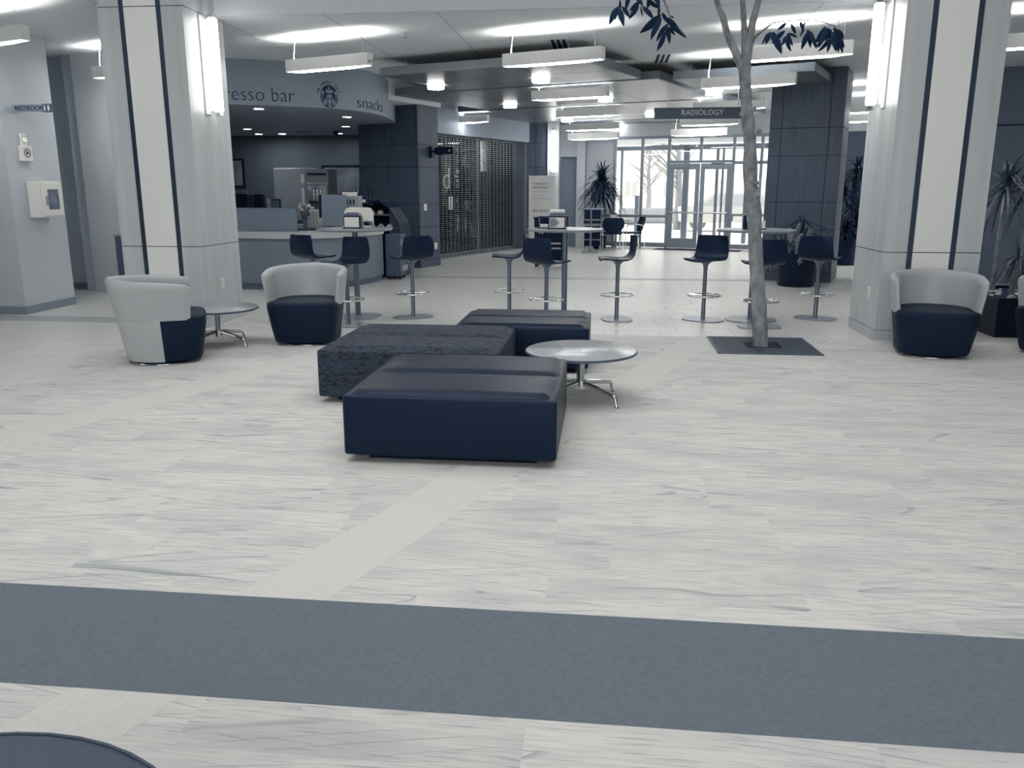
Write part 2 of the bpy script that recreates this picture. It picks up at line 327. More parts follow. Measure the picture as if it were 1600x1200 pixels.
part('baseboard_corridor', MB().box(-10.8, -8.05, 12.38, 12.4, 0, .10), WALLD, kind='structure')
part('wall_niche', MB().box(-7.85, -6.75, 12.1, 12.3, 0, ZC), WALL, kind='structure')
part('wall_cafe_side', MB().box(-11.2, -11.0, 12.65, 20.2, 0, 2.80), CAFEW, kind='structure')
part('wall_cafe_back', MB().box(-11.2, -4.9, 20.2, 20.4, 0, 2.80), CAFEW, kind='structure')
part('wall_cafe_return', MB().prism([(-5.02, 17.12), (-4.85, 17.05), (-4.8, 20.2), (-5.0, 20.2)], 0, 2.80), CAFEW, kind='structure')

# --- wood-clad piers
def clad(name, x0, x1, y0, y1, z1, zs, xs, ys, loc, rotz, core=WOODL, m=WOOD, front=True, left=False, right=True, plinth=.15):
    root = thing(name, None, None, loc, rotz, kind='structure'); c = .012
    part('core', MB().box(x0 + c, x1 - c, y0 + c, y1 - c, 0, z1), core, root)
    part('plinth', MB().box(x0 - .004, x1 + .004, y0 - .004, y1 + .004, 0, plinth), m, root)
    zz = [plinth + .004] + zs + [z1]; gp = .005
    for a, b in zip(zz, zz[1:]):
        if front:
            for p, q in zip(xs, xs[1:]): part('wood_panel', MB().box(p + gp, q - gp, y0, y0 + c + .006, a + gp, b - gp), m, root)
        for flag, xa, xb in ((left, x0, x0 + c + .006), (right, x1 - c - .006, x1)):
            if flag:
                for p, q in zip(ys, ys[1:]): part('wood_panel', MB().box(xa, xb, p + gp, q - gp, a + gp, b - gp), m, root)
    return root
bz = [zat(1260, y, 14.7) for y in (359, 316, 243, 199)]
clad('column_1', 0, 1.17, 0, .95, ZC, bz, [0, .20, .95, 1.17], [0, .475, .95], (2.67, 15.0, 0), math.radians(-20))
p0 = g2(-9.6, 13.9)
wz = [zat(640, y, 16.5) for y in (355, 320, 261, 225)]
clad('wall_wood', -1.45, 0, 0, .72, 3.13, wz, [-1.45, -.75, -.04, 0], [0, .04, .72], p0, -TH)
part('ceiling_pier', MB().box(-2.5, .06, -1.0, .76, 3.13, ZC), CEIL, kind='structure', loc=p0, rotz=-TH)
# lit pier, dark wood pier and side door at the far end
fp = (-2.2, 22.35)
clad('wall_wood_far', 0, .62, 0, .8, ZC, [.9, 1.5, 2.1, 2.7], [0, .31, .62], [0, .8], (fp[0], fp[1], 0), 0)
part('wall_far_pier', MB().prism([(-1.58, 22.3), (-1.29, 22.3), (-1.29, 23.3), (-2.8, 23.6), (-2.8, 23.16), (-1.58, 23.16)], 0, ZC), WALL, kind='structure')
part('wall_far_jamb', MB().prism([(-.85, 23.05), (-.62, 23.0), (-.68, 23.7), (-1.4, 23.9), (-1.4, 23.32), (-.85, 23.32)], 0, ZC), WALL, kind='structure')
part('wall_far_head', MB().box(-1.29, -.85, 23.12, 23.32, 2.38, ZC), WALL, kind='structure')
d2 = thing('door_2', 'plain grey side door in the recess beside the entrance glazing', None, (-1.07, 23.3, 0), 0, kind='structure')
part('door_leaf', MB().box(-.215, .215, -.05, 0, .01, 2.375), mat('door_paint', 95, .20, .5), d2); part('door_handle', MB().box(-.19, -.09, -.10, -.05, .98, 1.0), STEEL, d2)

# --- columns with glass front strip
def column(name, cx, side):
    h = .475; root = thing(name, None, None, (cx, 8.955, 0), 0, kind='structure'); t = 6.6
    part('core', MB().box(-h + .012, h - .012, .012, .95 - .012, 0, t), WOODL, root)
    part('baseboard', MB().box(-h - .006, h + .006, -.006, .956, 0, .11), COLUMN, root)
    for a, b in ((.116, .915), (.923, 3.42), (3.428, t)):
        for x0, x1, m, nm in ((-h, -.235, COLUMN, 'cladding_panel'), (-.18, .18, CPANEL, 'glass_panel'), (.235, h, COLUMN, 'cladding_panel')):
            part(nm, MB().box(x0, x1, 0, .016, a, b), m, root)
        for xa, xb in ((-h, -h + .016), (h - .016, h)):
            for y0, y1 in ((0.017, .30), (.303, .66), (.663, .95)): part('cladding_panel', MB().box(xa, xb, y0, y1, a, b), COLUMN, root)
    for x0 in (-.235, .18): part('metal_strip', MB().box(x0 + .003, x0 + .052, .004, .016, .0, t), CSTRIP, root)
    # power outlet
    o = thing('wall_outlet', 'white outlet plate on the %s' % side, 'outlet', (cx + (h if cx < 0 else -h), 9.37 if cx < 0 else 9.25, .40), math.pi / 2 if cx < 0 else -math.pi / 2, group='outlet plates')
    part('plate', MB().rbox(-.04, .04, -.012, 0, 0, .13, .004, 2), WHITEP, o); [part('socket', MB().box(-.017, .017, -.015, -.012, zb_, zb_ + .035), WHITE, o) for zb_ in (.02, .075)]
    return root
column('column_2', -4.965, 'column beside the espresso bar'); column('column_3', 3.28, 'column beside the planter')
# --- sconces
def sconce(x, y, z0, z1, sx, label, rot=0):
    o = thing('wall_sconce', label, 'wall light', (x, y, z0), rot, group='vertical tube sconces'); L = z1 - z0
    part('backplate', MB().box(-.02, 0, -.07, .07, .02, L - .02), WHITE, o)
    [part('bracket', MB().box(-.16, -.02, -.02, .02, zb_, zb_ + .04), CHROME, o) for zb_ in (.02, L - .06)]
    part('tube_lens', MB().rbox(-.175, -.085, -.045, .045, .05, L - .05, .018, 3), LAMPS, o, 40)
    [part('end_cap', MB().rbox(-.165, -.095, -.035, .035, zb_, zb_ + .05, .008, 2), CHROME, o) for zb_ in (0, L - .05)]
    return o
sconce(-4.49, 9.36, 2.34, 3.42, 1, 'bright tube sconce on the column beside the espresso bar', math.pi)
sconce(2.805, 9.40, 2.34, 3.42, -1, 'bright tube sconce on the column beside the planter', 0)
sconce(-1.425, 22.3, 1.95, 3.05, -1, 'bright tube sconce on the far pier above the white banner', math.pi / 2)

# --- grille shop front
root = thing('wall_shop', None, None, g2(-10.4, 14.66), -TH, kind='structure')
part('bulkhead', MB().box(-.5, .12, 0, 5.34, 2.72, ZC), FASC, root)
part('shop_back', MB().box(-1.2, .1, 5.3, 5.4, 0, ZC), WALLD, root)
part('wall_shop_inner', MB().box(-4.82, -4.76, 17.75, 20.5, 0, 2.72).box(-8, -4.82, 20.42, 20.5, 0, 2.72).box(-8.1, -8.0, 20.42, 25, 0, 2.72).box(-8, -2.3, 24.9, 25, 0, 2.72).prism([(-4.82, 17.75), (-4.82, 20.5), (-8, 20.5), (-8, 25), (-2.3, 25), tuple(g2(-10.75, 20.0))[:2], tuple(g2(-10.75, 14.75))[:2]], 2.72, 2.8), WALLD, kind='structure')
gl = thing('window_3', None, None, g2(-10.4, 14.66), -TH, kind='structure')
part('glass_pane', MB().box(-.30, -.29, .1, 3.3, .08, 2.7), GLASSD, gl); part('glass_pane', MB().box(-.30, -.29, 3.33, 5.2, .08, 2.7), GLASSD, gl)
part('frame', MB().box(-.33, -.26, 3.29, 3.34, 0, 2.72).box(-.33, -.26, .08, .12, 0, 2.72).box(-.33, -.26, 5.2, 5.24, 0, 2.72).box(-.33, -.26, .1, 5.24, 0, .08), FRAME, gl)
gr = thing('rolling_grille', 'closed rolling security grille of thin metal rods across the dark shop', 'grille', g2(-10.4, 14.66), -TH)
rods = MB(); z = .03
while z < 2.70: rods.tube([(0, .10, z), (0, 5.2, z)], .0065, 4); z += .048
part('grille_rods', rods, GREYM, gr, kind='stuff')
lk = MB(); y = .16
while y < 5.18: lk.box(-.008, .008, y - .004, y + .004, .02, 2.72); y += .165
part('grille_links', lk, GREYM, gr, kind='stuff')
for y in (.05, 5.2): part('guide_rail', MB().box(-.05, .05, y, y + .05, 0, 2.72), FRAME, gr)
part('bottom_bar', MB().box(-.02, .02, .1, 5.2, 0, .035), FRAME, gr)
lt = thing('shop_lettering', 'pale vertical lettering on the glass behind the rolling grille', 'lettering', g2(-10.68, 16.5), -TH)
MR = Matrix.Rotation(math.pi / 2, 4, 'Z')          # glass faces +u
tm = text_mesh('cafe', .27, 'LEFT', 1.05, thin=.015); tm.transform(Matrix.Translation((0, .62, 1.55)) @ MR @ Matrix.Rotation(math.pi / 2, 4, 'X') @ Matrix.Rotation(math.pi / 2, 4, 'Z')); link('lettering', tm, PRINTW, lt)
tm = text_mesh('d', .72, thin=.02); tm.transform(Matrix.Translation((0, -.1, 1.55)) @ MR @ Matrix.Rotation(math.pi / 2, 4, 'X')); link('lettering', tm, PRINTW, lt)

# --- entrance glazing
FA = math.radians(-16); P0 = Vector((1.69, 22.9, 0))
w1 = thing('window_1', None, None, P0, FA, kind='structure')
Hd = 2.90
part('wall_entrance', MB().box(-2.62, 8.2, -.05, .25, Hd, ZC), WALL, kind='structure', loc=P0, rotz=FA)
def bar(x0, x1, z0, z1, nm='mullion', d=.10, par=w1, y=0.0): part(nm, MB().box(x0, x1, y - d / 2, y + d / 2, z0, z1), FRAME, par)
bar(-2.66, -2.4, 0, Hd, 'end_post', .14)
ms = [-2.42, -1.58, -.83, -.12, 1.54, 2.23, 2.9, 3.5]
for s in ms: bar(s - .035, s + .035, 0, Hd)
bar(-2.42, 3.5, Hd - .07, Hd, 'head_rail', .11)
for a, b in zip(ms, ms[1:]):
    if a == -.12:
        bar(a, b, 2.20, 2.27, 'transom_rail'); bar(.675, .745, 2.27, Hd)
        for x0, x1 in ((a, .71), (.71, b)): part('glass_pane', MB().box(x0 + .035, x1 - .035, -.006, .006, 2.27, Hd - .07), GLASS, w1)
        continue
    bar(a, b, .02, .14, 'sill_rail', .12); 
    if a < 0: bar(a, b, .80, .87, 'mid_rail')
    else: bar(a, b, 2.16, 2.24, 'transom_rail'); bar(a, b, .86, .92, 'mid_rail', .06)
    if a == -2.42: part('solid_panel', MB().box(a + .03, b - .03, -.02, .02, .14, Hd - .07), WALL, w1)
    else: part('glass_pane', MB().box(a + .03, b - .03, -.006, .006, .14, Hd - .07), GLASS, w1)
dr = thing('door_1', 'pair of glazed entrance doors with push bars', None, P0, FA, kind='structure')
for k, (a, b) in enumerate(((-.08, .70), (.72, 1.50))):
    lf = part('door_leaf', MB().box(a, a + .11, -.025, .025, .01, 2.19).box(b - .11, b, -.025, .025, .01, 2.19).box(a + .11, b - .11, -.025, .025, 2.04, 2.19).box(a + .11, b - .11, -.025, .025, .01, .27), FRAME, dr)
    part('glass_pane', MB().box(a + .11, b - .11, -.005, .005, .27, 2.04), GLASS, lf)
    part('push_bar', MB().tube([(a + .05, -.09, .94), (b - .05, -.09, .94)], .022, 8).box(a + .04, a + .08, -.09, -.02, .92, .96).box(b - .08, b - .04, -.09, -.02, .92, .96), STEEL, lf, 40)
    part('door_closer', MB().box(a + .18 + .1 * k, a + .48 + .1 * k, -.10, -.025, 2.08 + .1 * k, 2.16 + .1 * k), FRAME, lf)
part('lock_box', MB().box(1.50, 1.62, -.10, -.05, .74, .86), GREYM, dr)
# outer vestibule frame
w2 = thing('window_2', None, None, P0 + Vector((.75, 2.6, 0)), FA, kind='structure')
Pw = w2.location; nw = (-math.sin(FA), math.cos(FA), 0); dw = Vector((math.cos(FA), math.sin(FA), 0))
for x_, hw_, zt_ in ((971, .03, 2.75), (996, .06, 1.35), (1071, .085, 2.75), (1119, .04, 2.75), (1128, .03, 2.75), (1166, .06, 2.75), (1200, .06, 2.75)):
    s = (onpl(x_, 300, Pw, nw) - Pw).dot(dw); bar(s - hw_, s + hw_, 0, zt_, par=w2)
bar(-2.9, 3.2, 2.66, 2.80, 'head_rail', par=w2)
part('ceiling_vestibule', MB().box(-3.3, 3.6, .1, 2.75, 2.84, 3.0), CEIL, kind='structure', loc=P0, rotz=FA)
part('floor_mat', MB().box(-.3, 1.9, -.75, -.1, 0, .006), BLKM, kind='structure', loc=P0, rotz=FA)
# dark wall right of the entrance and far right
rw = thing('wall_entrance_right', None, None, P0, FA, kind='structure')
part('core', MB().box(3.53, 9.5, 0, .2, 0, Hd), WOODL, rw)
for i in range(5):
    for j in range(4): part('wood_panel', MB().box(3.55 + i * 1.15, 3.55 + (i + 1) * 1.15 - .012, -.015, 0, .15 + j * .69, .15 + (j + 1) * .69 - .012), WOOD, rw)
part('wall_side', MB().prism([(5.6, 15.3), (9.2, 13.85), (9.3, 14.1), (5.7, 15.55)], 0, ZC), mat('side_wall_paint', 85, .15, .7), kind='structure')
part('trim_2', MB().prism([(5.58, 15.28), (9.2, 13.82), (9.2, 13.85), (5.6, 15.3)], 2.55, 2.57), WOODL, kind='structure')

# ================================================================== outdoors
part('outdoor_ground', MB().box(-60, 60, 24.3, 140, -.3, -.03), OUTG, kind='structure')
def house(label, loc, wx, dy, h, rz, rows, cols, gable=True):
    o = thing('house', label, 'building', loc, rz); part('wall', MB().box(-wx / 2, wx / 2, 0, dy, 0, h), OUTB, o)
    if gable: part('roof', MB().add([(-wx / 2 - .4, -.4, h), (wx / 2 + .4, -.4, h), (wx / 2 + .4, dy + .4, h), (-wx / 2 - .4, dy + .4, h), (-wx / 2 - .4, dy / 2, h + 2.6), (wx / 2 + .4, dy / 2, h + 2.6)], [(0, 1, 5, 4), (2, 3, 4, 5), (0, 4, 3), (1, 2, 5), (3, 2, 1, 0)]), OUTR, o)
    else: part('roof', MB().box(-wx / 2 - .3, wx / 2 + .3, -.3, dy + .3, h, h + .4), OUTR, o)
    for i in range(cols):
        for j in range(rows):
            x = -wx / 2 + (i + .5) * wx / cols; z = .9 + j * (h - .6) / rows
            f = part('window', MB().box(x - .55, x + .55, -.06, 0, z, z + 1.3), OUTB, o); part('pane', MB().box(x - .45, x - .04, -.08, -.06, z + .1, z + 1.2).box(x + .04, x + .45, -.08, -.06, z + .1, z + 1.2), mat('outdoor_pane', 180, .40, .3), f)
    return o
house('pale house with a wide gabled roof beyond the entrance glazing', Vector((aty(985, 330, 62).x, 62, -.03)), 14, 8, 3.0, .1, 1, 5)
house('pale house with a gabled roof behind the bare tree outside', Vector((aty(1035, 330, 75).x, 75, -.03)), 10, 8, 3.4, -.3, 1, 3)
house('plain white two storey block seen past the entrance door', Vector((aty(1168, 330, 48).x, 48, -.03)), 5, 8, 6.0, 0, 2, 2, False)
def bare_tree(label, loc, h, seed):
    rnd = random.Random(seed); o = thing('bare_tree', label, 'tree', loc); tr = MB(); br = MB()
    tr.tube([(0, 0, 0), (.05, 0, h * .3), (-.03, 0, h * .6), (.04, 0, h)], [.16, .13, .09, .02], 8)
    for i in range(22):
        z = h * rnd.uniform(.3, .95); a = rnd.uniform(0, 6.28); L = (h * 1.05 - z) * rnd.uniform(.4, .7)
        e = Vector((math.cos(a) * L, math.sin(a) * L, L * .75)); b0 = Vector((0, 0, z)); br.tube([b0, b0 + e * .5 + Vector((0, 0, .1)), b0 + e], [.04, .025, .008], 5)
        for k in range(3):
            t = rnd.uniform(.4, .9); f = Vector((rnd.uniform(-1, 1), rnd.uniform(-1, 1), rnd.uniform(.2, 1))) * L * .3; br.tube([b0 + e * t, b0 + e * t + f], [.014, .004], 4)
    part('trunk', tr, OUTT, o, 60); part('branches', br, OUTT, o, 60); return o
bare_tree('leafless tree standing outside the glazed entrance doors', Vector((aty(1058, 330, 34).x, 34, -.03)), 4.6, 3)
bare_tree('smaller leafless tree beside the gabled house outside', Vector((aty(1012, 330, 50).x, 50, -.03)), 4.0, 5)
hd = thing('hedge', 'low clipped hedge along the snowy ground outside', 'hedge', Vector((aty(1020, 333, 40).x, 40, -.03)))
part('foliage', MB().rbox(-1.6, 1.6, 0, .8, 0, .7, .18, 3), HEDGE, hd, 50); part('base', MB().box(-1.5, 1.5, .1, .7, 0, .1), OUTT, hd)
car = thing('parked_car', 'pale parked car outside the entrance doors', 'car', Vector((aty(1150, 345, 33).x, 33, -.03)), .0)
prof = [(-2.1, .35), (2.1, .35), (2.15, .75), (1.3, .95), (.75, 1.4), (-.9, 1.45), (-1.6, 1.0), (-2.15, .9)]
part('body', MB().prism(prof, -.85, .85, Matrix.Rotation(math.pi / 2, 4, 'X')), OUTC, car)
part('window', MB().prism([(-1.35, .98), (1.1, .98), (.68, 1.33), (-.85, 1.37)], .85, .87, Matrix.Rotation(math.pi / 2, 4, 'X')), PRINTG, car)
for x in (-1.35, 1.35): part('wheel', MB().lathe([(.33, -.9), (.33, -.7)], 20, Matrix.Translation((x, 0, .33)) @ Matrix.Rotation(-math.pi / 2, 4, 'X') @ Matrix.Scale(-1, 4, (0, 0, 1))), mat('outdoor_tyre', 190, .5, .9), car)
# ================================================================== espresso bar
ZS = 2.80
fas = [(-11.2, 12.66), (-7.2, 12.66), (-6.3, 12.66), (-5.78, 12.72), (-5.23, 12.95), (-4.65, 13.34), (-4.25, 13.8), (-4.03, 14.35), (-3.97, 15.0), (-4.02, 15.7), (-4.15, 16.62)]
def spline(pts, n=6):
    out = []
    for i in range(len(pts) - 1):
        p0, p1, p2, p3 = [Vector(pts[max(0, min(len(pts) - 1, j))]) for j in (i - 1, i, i + 1, i + 2)]
        for k in range(n):
            t = k / n; out.append(.5 * ((2 * p1) + (p2 - p0) * t + (2 * p0 - 5 * p1 + 4 * p2 - p3) * t * t + (3 * p1 - p0 - 3 * p2 + p3) * t ** 3))
    out.append(Vector(pts[-1])); return out
FS = spline(fas)
poly = [(p.x, p.y) for p in FS] + [(-4.95, 16.95), (-4.95, 20.2), (-11.2, 20.2)]
sof = part('ceiling_cafe', MB().prism(poly, ZS, ZC), FASC, kind='structure')
arc = [0.0]
for a, b in zip(FS, FS[1:]): arc.append(arc[-1] + (b - a).length)
def on_arc(s):
    i = 0
    while i < len(arc) - 2 and arc[i + 1] < s: i += 1
    t = (s - arc[i]) / (arc[i + 1] - arc[i]); p = FS[i].lerp(FS[i + 1], t); d = (FS[i + 1] - FS[i]).normalized(); return p, Vector((d.y, -d.x))
def px(p): qv = Vector(p) - C0; return 800 + F_PX * qv.dot(RT) / qv.dot(FW), 600 - F_PX * qv.dot(UP) / qv.dot(FW)
def s_of_px(x, z):
    best = min(range(2000), key=lambda i: abs(px((*on_arc(3 + i * .003)[0], z))[0] - x) + (0 if on_arc(3 + i * .003)[0].y < 15.0 else 500)); return 3 + best * .003
def wrap(me, s0, z0, sx=1.0):
    for v in me.vertices:
        p, n = on_arc(s0 + v.co.x * sx); q = p + n * (.004 + v.co.z); v.co = (q.x, q.y, z0 + v.co.y)
sign = thing('fascia_lettering', 'dark lettering reading espresso bar and snacks on the curved fascia', 'lettering', (0, 0, 0))
sa, sb = s_of_px(350, 2.75), s_of_px(461, 2.75)
me = text_mesh('resso bar', .30, thick=.004, thin=.018); wd = max(v.co.x for v in me.vertices); kx = (sb - sa) / wd
me2 = text_mesh('espresso bar', .30, thick=.004, thin=.018); w2_ = max(v.co.x for v in me2.vertices)
zb = onpl(400, 157, (*on_arc(sa)[0], 0), (*on_arc(sa)[1], 0)).z
wrap(me2, sb - w2_ * kx, zb, kx); link('lettering', me2, PRINTD, sign); bpy.data.meshes.remove(me)
sa2, sb2 = s_of_px(557, 2.75), s_of_px(598, 2.75)
me = text_mesh('snacks', .27, thick=.004, thin=.018); wd = max(v.co.x for v in me.vertices); 
zb2 = onpl(560, 168, (*on_arc(sa2)[0], 0), (*on_arc(sa2)[1], 0)).z
wrap(me, sa2, zb2, (sb2 - sa2) / wd); link('lettering', me, PRINTD, sign)
# round emblem: dark disc, pale crowned figure with wavy hair, ring of small words
lg = thing('round_emblem', 'round dark emblem with a crowned long-haired figure on the curved fascia', 'emblem', (0, 0, 0))
sc_ = s_of_px(515, 2.85); zc_ = onpl(515, 151, (*on_arc(sc_)[0], 0), (*on_arc(sc_)[1], 0)).z
def flat(polys, m, z, nm):
    mb = MB()
    for p in polys: mb.prism(p, z, z + .003)
    me = mb.mesh(nm); wrap(me, sc_, zc_); return link(nm, me, m, lg)
R = .155
circ = lambda r, n=36, cx=0, cy=0, ky=1: [(cx + r * math.cos(2 * math.pi * i / n), cy + ky * r * math.sin(2 * math.pi * i / n)) for i in range(n)]
flat([circ(R, ky=1.12)], PRINTD, 0, 'disc')
def star(cx, cy, r): return [(cx + (r if i % 2 == 0 else r * .45) * math.sin(math.pi * i / 5), cy + (r if i % 2 == 0 else r * .45) * math.cos(math.pi * i / 5)) for i in range(10)]
pale = [star(0, .125, .03), [(-.075, .07), (-.045, .115), (-.02, .085), (0, .105), (.02, .085), (.045, .115), (.075, .07), (.04, .055), (-.04, .055)]]
pale += [[(x * sgn, y) for x, y in ((.09, .05), (.12, .10), (.135, .06), (.15, .05), (.125, .025), (.10, .03))] for sgn in (1, -1)]
for i in range(6):
    for sgn in (1, -1): y = .01 - i * .026; pale.append([(sgn * .10, y), (sgn * (.15 - i * .007), y + .006), (sgn * (.148 - i * .007), y - .006), (sgn * .10, y - .008)])
pale += [[(x * sgn, y) for x, y in ((.055, -.06), (.075, -.03), (.105, -.105), (.075, -.14))] for sgn in (1, -1)]
pale += [[(-.03, -.05), (0, -.035), (.03, -.05), (.022, -.09), (.012, -.11), (.02, -.165), (-.02, -.165), (-.012, -.11), (-.022, -.09)]]
flat(pale, FASC, .003, 'figure')
flat([[(x * sgn, y) for x, y in ((.0, .055), (.05, .03), (.07, -.03), (.055, -.10), (.045, -.155), (.02, -.165), (.03, -.10), (.035, -.05), (.025, -.02), (.022, .02))] for sgn in (1, -1)], mat('emblem_grey', 90, .15, .6), .003, 'hair')
flat([circ(.024, 16, 0, 0, 1.25)], FASC, .004, 'face')
for i, ch in enumerate('WE PROUDLY SERVE'):
    if ch == ' ': continue
    a = math.radians(160 - i * 140 / 15); tmx = text_mesh(ch, .045, 'CENTER', thick=.002); tmx.transform(Matrix.Translation((.185 * math.cos(a), 1.1 * .185 * math.sin(a), 0)) @ Matrix.Rotation(a - math.pi / 2, 4, 'Z')); wrap(tmx, sc_, zc_); link('lettering', tmx, PRINTD, lg)
def recenter(root, loc):
    for ch in root.children: ch.data.transform(Matrix.Translation(-Vector(loc)))
    root.location = loc
pz, nz = on_arc(sc_); recenter(lg, (pz.x, pz.y, zc_ - .18)); pz, nz = on_arc(sb); recenter(sign, (pz.x, pz.y, zb))
# recessed downlights
for i, (x, y) in enumerate(((404, 169), (542, 182), (540, 197), (530, 208), (441, 212), (386, 201), (405, 214))):
    p = atz(x, y, ZS); p = p if p.y < 19.4 else Vector((aty(x, y, 19.4).x, 19.4, ZS)); o = thing('downlight', 'round recessed downlight in the espresso bar ceiling', 'ceiling light', (p.x, p.y, ZS), 0, 'downlights over the espresso bar')
    r = .085; part('trim_ring', MB().torus((0, 0, -.004), r, .012, 24, 6), WHITE, o, 60); part('lens', MB().cyl((0, 0), r - .01, -.006, -.001, 20), LAMPC, o)
# dome camera and oval vent in that ceiling
p = atz(525, 205, ZS); o = thing('dome_camera', 'small black dome camera under the espresso bar ceiling', 'camera', (p.x, p.y, ZS)); part('mount', MB().cyl((0, 0), .06, -.03, 0, 16), BLACK, o); part('dome', MB().lathe([(.055, -.03), (.05, -.06), (.03, -.085), (.005, -.095)], 16), GLASSC, o, 60)
p = atz(475, 206, ZS); o = thing('ceiling_speaker', 'round grey speaker grille in the espresso bar ceiling', 'speaker', (p.x, p.y, ZS)); part('rim', MB().torus((0, 0, -.004), .2, .014, 28, 6), SIGNG, o, 60); part('grille', MB().cyl((0, 0), .19, -.006, -.001, 28), WALLD, o)
# counter
ct = thing('espresso_counter', 'curved grey service counter with a pale worktop', 'counter', (-5.2, 13, 0)); Mw = W(ct)
outer = spline([(-6.7, 12.62), (-5.78, 12.6), (-4.95, 12.52), (-4.5, 12.66), (-4.18, 12.98), (-3.98, 13.4), (-3.87, 13.8), (-3.84, 14.2)], 4)
inner = [(-4.5, 14.2), (-4.55, 13.7), (-4.75, 13.35), (-5.1, 13.25), (-6.7, 13.3)]
def infl(k): return [(p.x + k * .75, p.y - k * .66) for p in outer] + [(x - k * 0, y) for x, y in inner]
part('counter_body', MB().prism([(p.x, p.y) for p in outer] + inner, .10, .80, Mw), CONT, ct, 30)
part('toe_kick', MB().prism(infl(-.05), 0, .10, Mw), SIGNG, ct); part('worktop', MB().prism(infl(.045), .80, .885, Mw), CTOP, ct, 30)
ZT = .885
def pxrect(x0, x1, y0, y1, Y): a, b = aty(x0, y1, Y), aty(x1, y0, Y); return a.x, b.x, a.z, b.z
def item(name, label, cat, x0, x1, y0, y1, Y, base=None, dep=.3, group=None):
    a, b, z0, z1 = pxrect(x0, x1, y0, y1, Y); zb = z0 if base is None else base
    return thing(name, label, cat, ((a + b) / 2, Y, zb), 0, group), (b - a), z1 - zb
o, w_, h_ = item('frosted_screen', 'grey frosted screen with a rounded corner standing on the counter', 'screen', 352, 463, 325, 361, 12.95, ZT)
rp = [(-w_ / 2, 0), (w_ / 2, 0), (w_ / 2, h_ - .12)] + [(w_ / 2 - .12 + .12 * math.cos(a), h_ - .12 + .12 * math.sin(a)) for a in [math.pi / 2 * i / 6 for i in range(1, 7)]] + [(-w_ / 2, h_)]
part('panel', MB().prism(rp, -.012, .012, Matrix.Rotation(math.pi / 2, 4, 'X')), SMOKE, o); part('foot', MB().box(-w_ / 2, w_ / 2, -.03, .03, 0, .015), STEEL, o)
# back counter along the cafe wall carrying the machines
YB = 17.6
bc = thing('back_counter', 'dark back counter behind the espresso bar machines', 'counter', (-7.2, YB, 0)); part('cabinet_body', MB().box(-.74, .9, 0, .6, 0, .86), CAFEW, bc); part('worktop', MB().box(-.74, .92, -.02, .6, .86, .9), SIGNG, bc)
for i in range(3): dd = part('door', MB().box(-.72 + i * .54, -.2 + i * .54, -.018, 0, .1, .84), SIGND, bc); part('handle', MB().box(-.27 + i * .54, -.25 + i * .54, -.04, -.018, .6, .75), STEEL, dd)
ZB = .9
o, w_, h_ = item('espresso_machine', 'dark espresso machine with chrome rail by the column', 'coffee machine', 352, 386, 303, 326, YB, ZB)
part('body', MB().rbox(-w_ / 2, w_ / 2, -.02, .42, .12, h_, .02, 2).box(-w_ / 2, w_ / 2, .15, .42, 0, .12), BLACK, o); part('drip_tray', MB().box(-w_ / 2, w_ / 2, -.06, .2, 0, .05), STEEL, o)
for sx in (-.12, .04): part('group_head', MB().cyl((sx, .0), .035, .1, .2, 12), CHROME, o)
part('cup_rail', MB().tube([(-w_ / 2, 0, h_), (-w_ / 2, 0, h_ + .07), (w_ / 2, 0, h_ + .07), (w_ / 2, 0, h_)], .008, 6), CHROME, o); part('steam_wand', MB().tube([(w_ / 2, 0, .3), (w_ / 2 + .04, -.05, .25), (w_ / 2 + .05, -.06, .12)], .008, 6), CHROME, o)
o, w_, h_ = item('coffee_grinder', 'black boxy coffee grinder on the back counter', 'grinder', 399, 412, 303, 326, YB, ZB)
part('body', MB().rbox(-w_ / 2, w_ / 2, -.05, .12, 0, h_ * .7, .015, 2), BLACK, o); part('hopper', MB().rbox(-w_ / 2 + .01, w_ / 2 - .005, -.04, .1, h_ * .7, h_, .02, 2), BLACK, o); part('spout', MB().box(-.02, .02, -.09, -.05, .14, .18), STEEL, o)
o, w_, h_ = item('till', 'dark cash register screen beside the fridge', 'cash register', 418, 446, 311, 327, 16.0, .99)
part('screen', MB().rbox(-w_ / 2 + .08, w_ / 2 - .1, -.02, .02, .02, h_, .008, 2), BLACK, o); part('display', MB().box(-w_ / 2 + .1, w_ / 2 - .12, -.024, -.02, .04, h_ - .02), SIGND, o); part('side_panel', MB().box(-w_ / 2, -w_ / 2 + .09, -.02, .2, 0, h_), STAIN, o); part('stand', MB().box(-.05, .05, 0, .1, -.12, .05).box(-w_ / 2, w_ / 2, -.05, .25, -.14, -.1), STAIN, o)
tl = thing('till_counter', 'grey low work table under the cash register', 'table', (o.location.x + .25, 16.0, 0)); part('top', MB().box(-.6, .55, -.1, .5, .80, .86), STAIN, tl)
for sx in (-.55, .5): part('leg', MB().box(sx, sx + .05, -.05, .45, 0, .8), STAIN, tl)
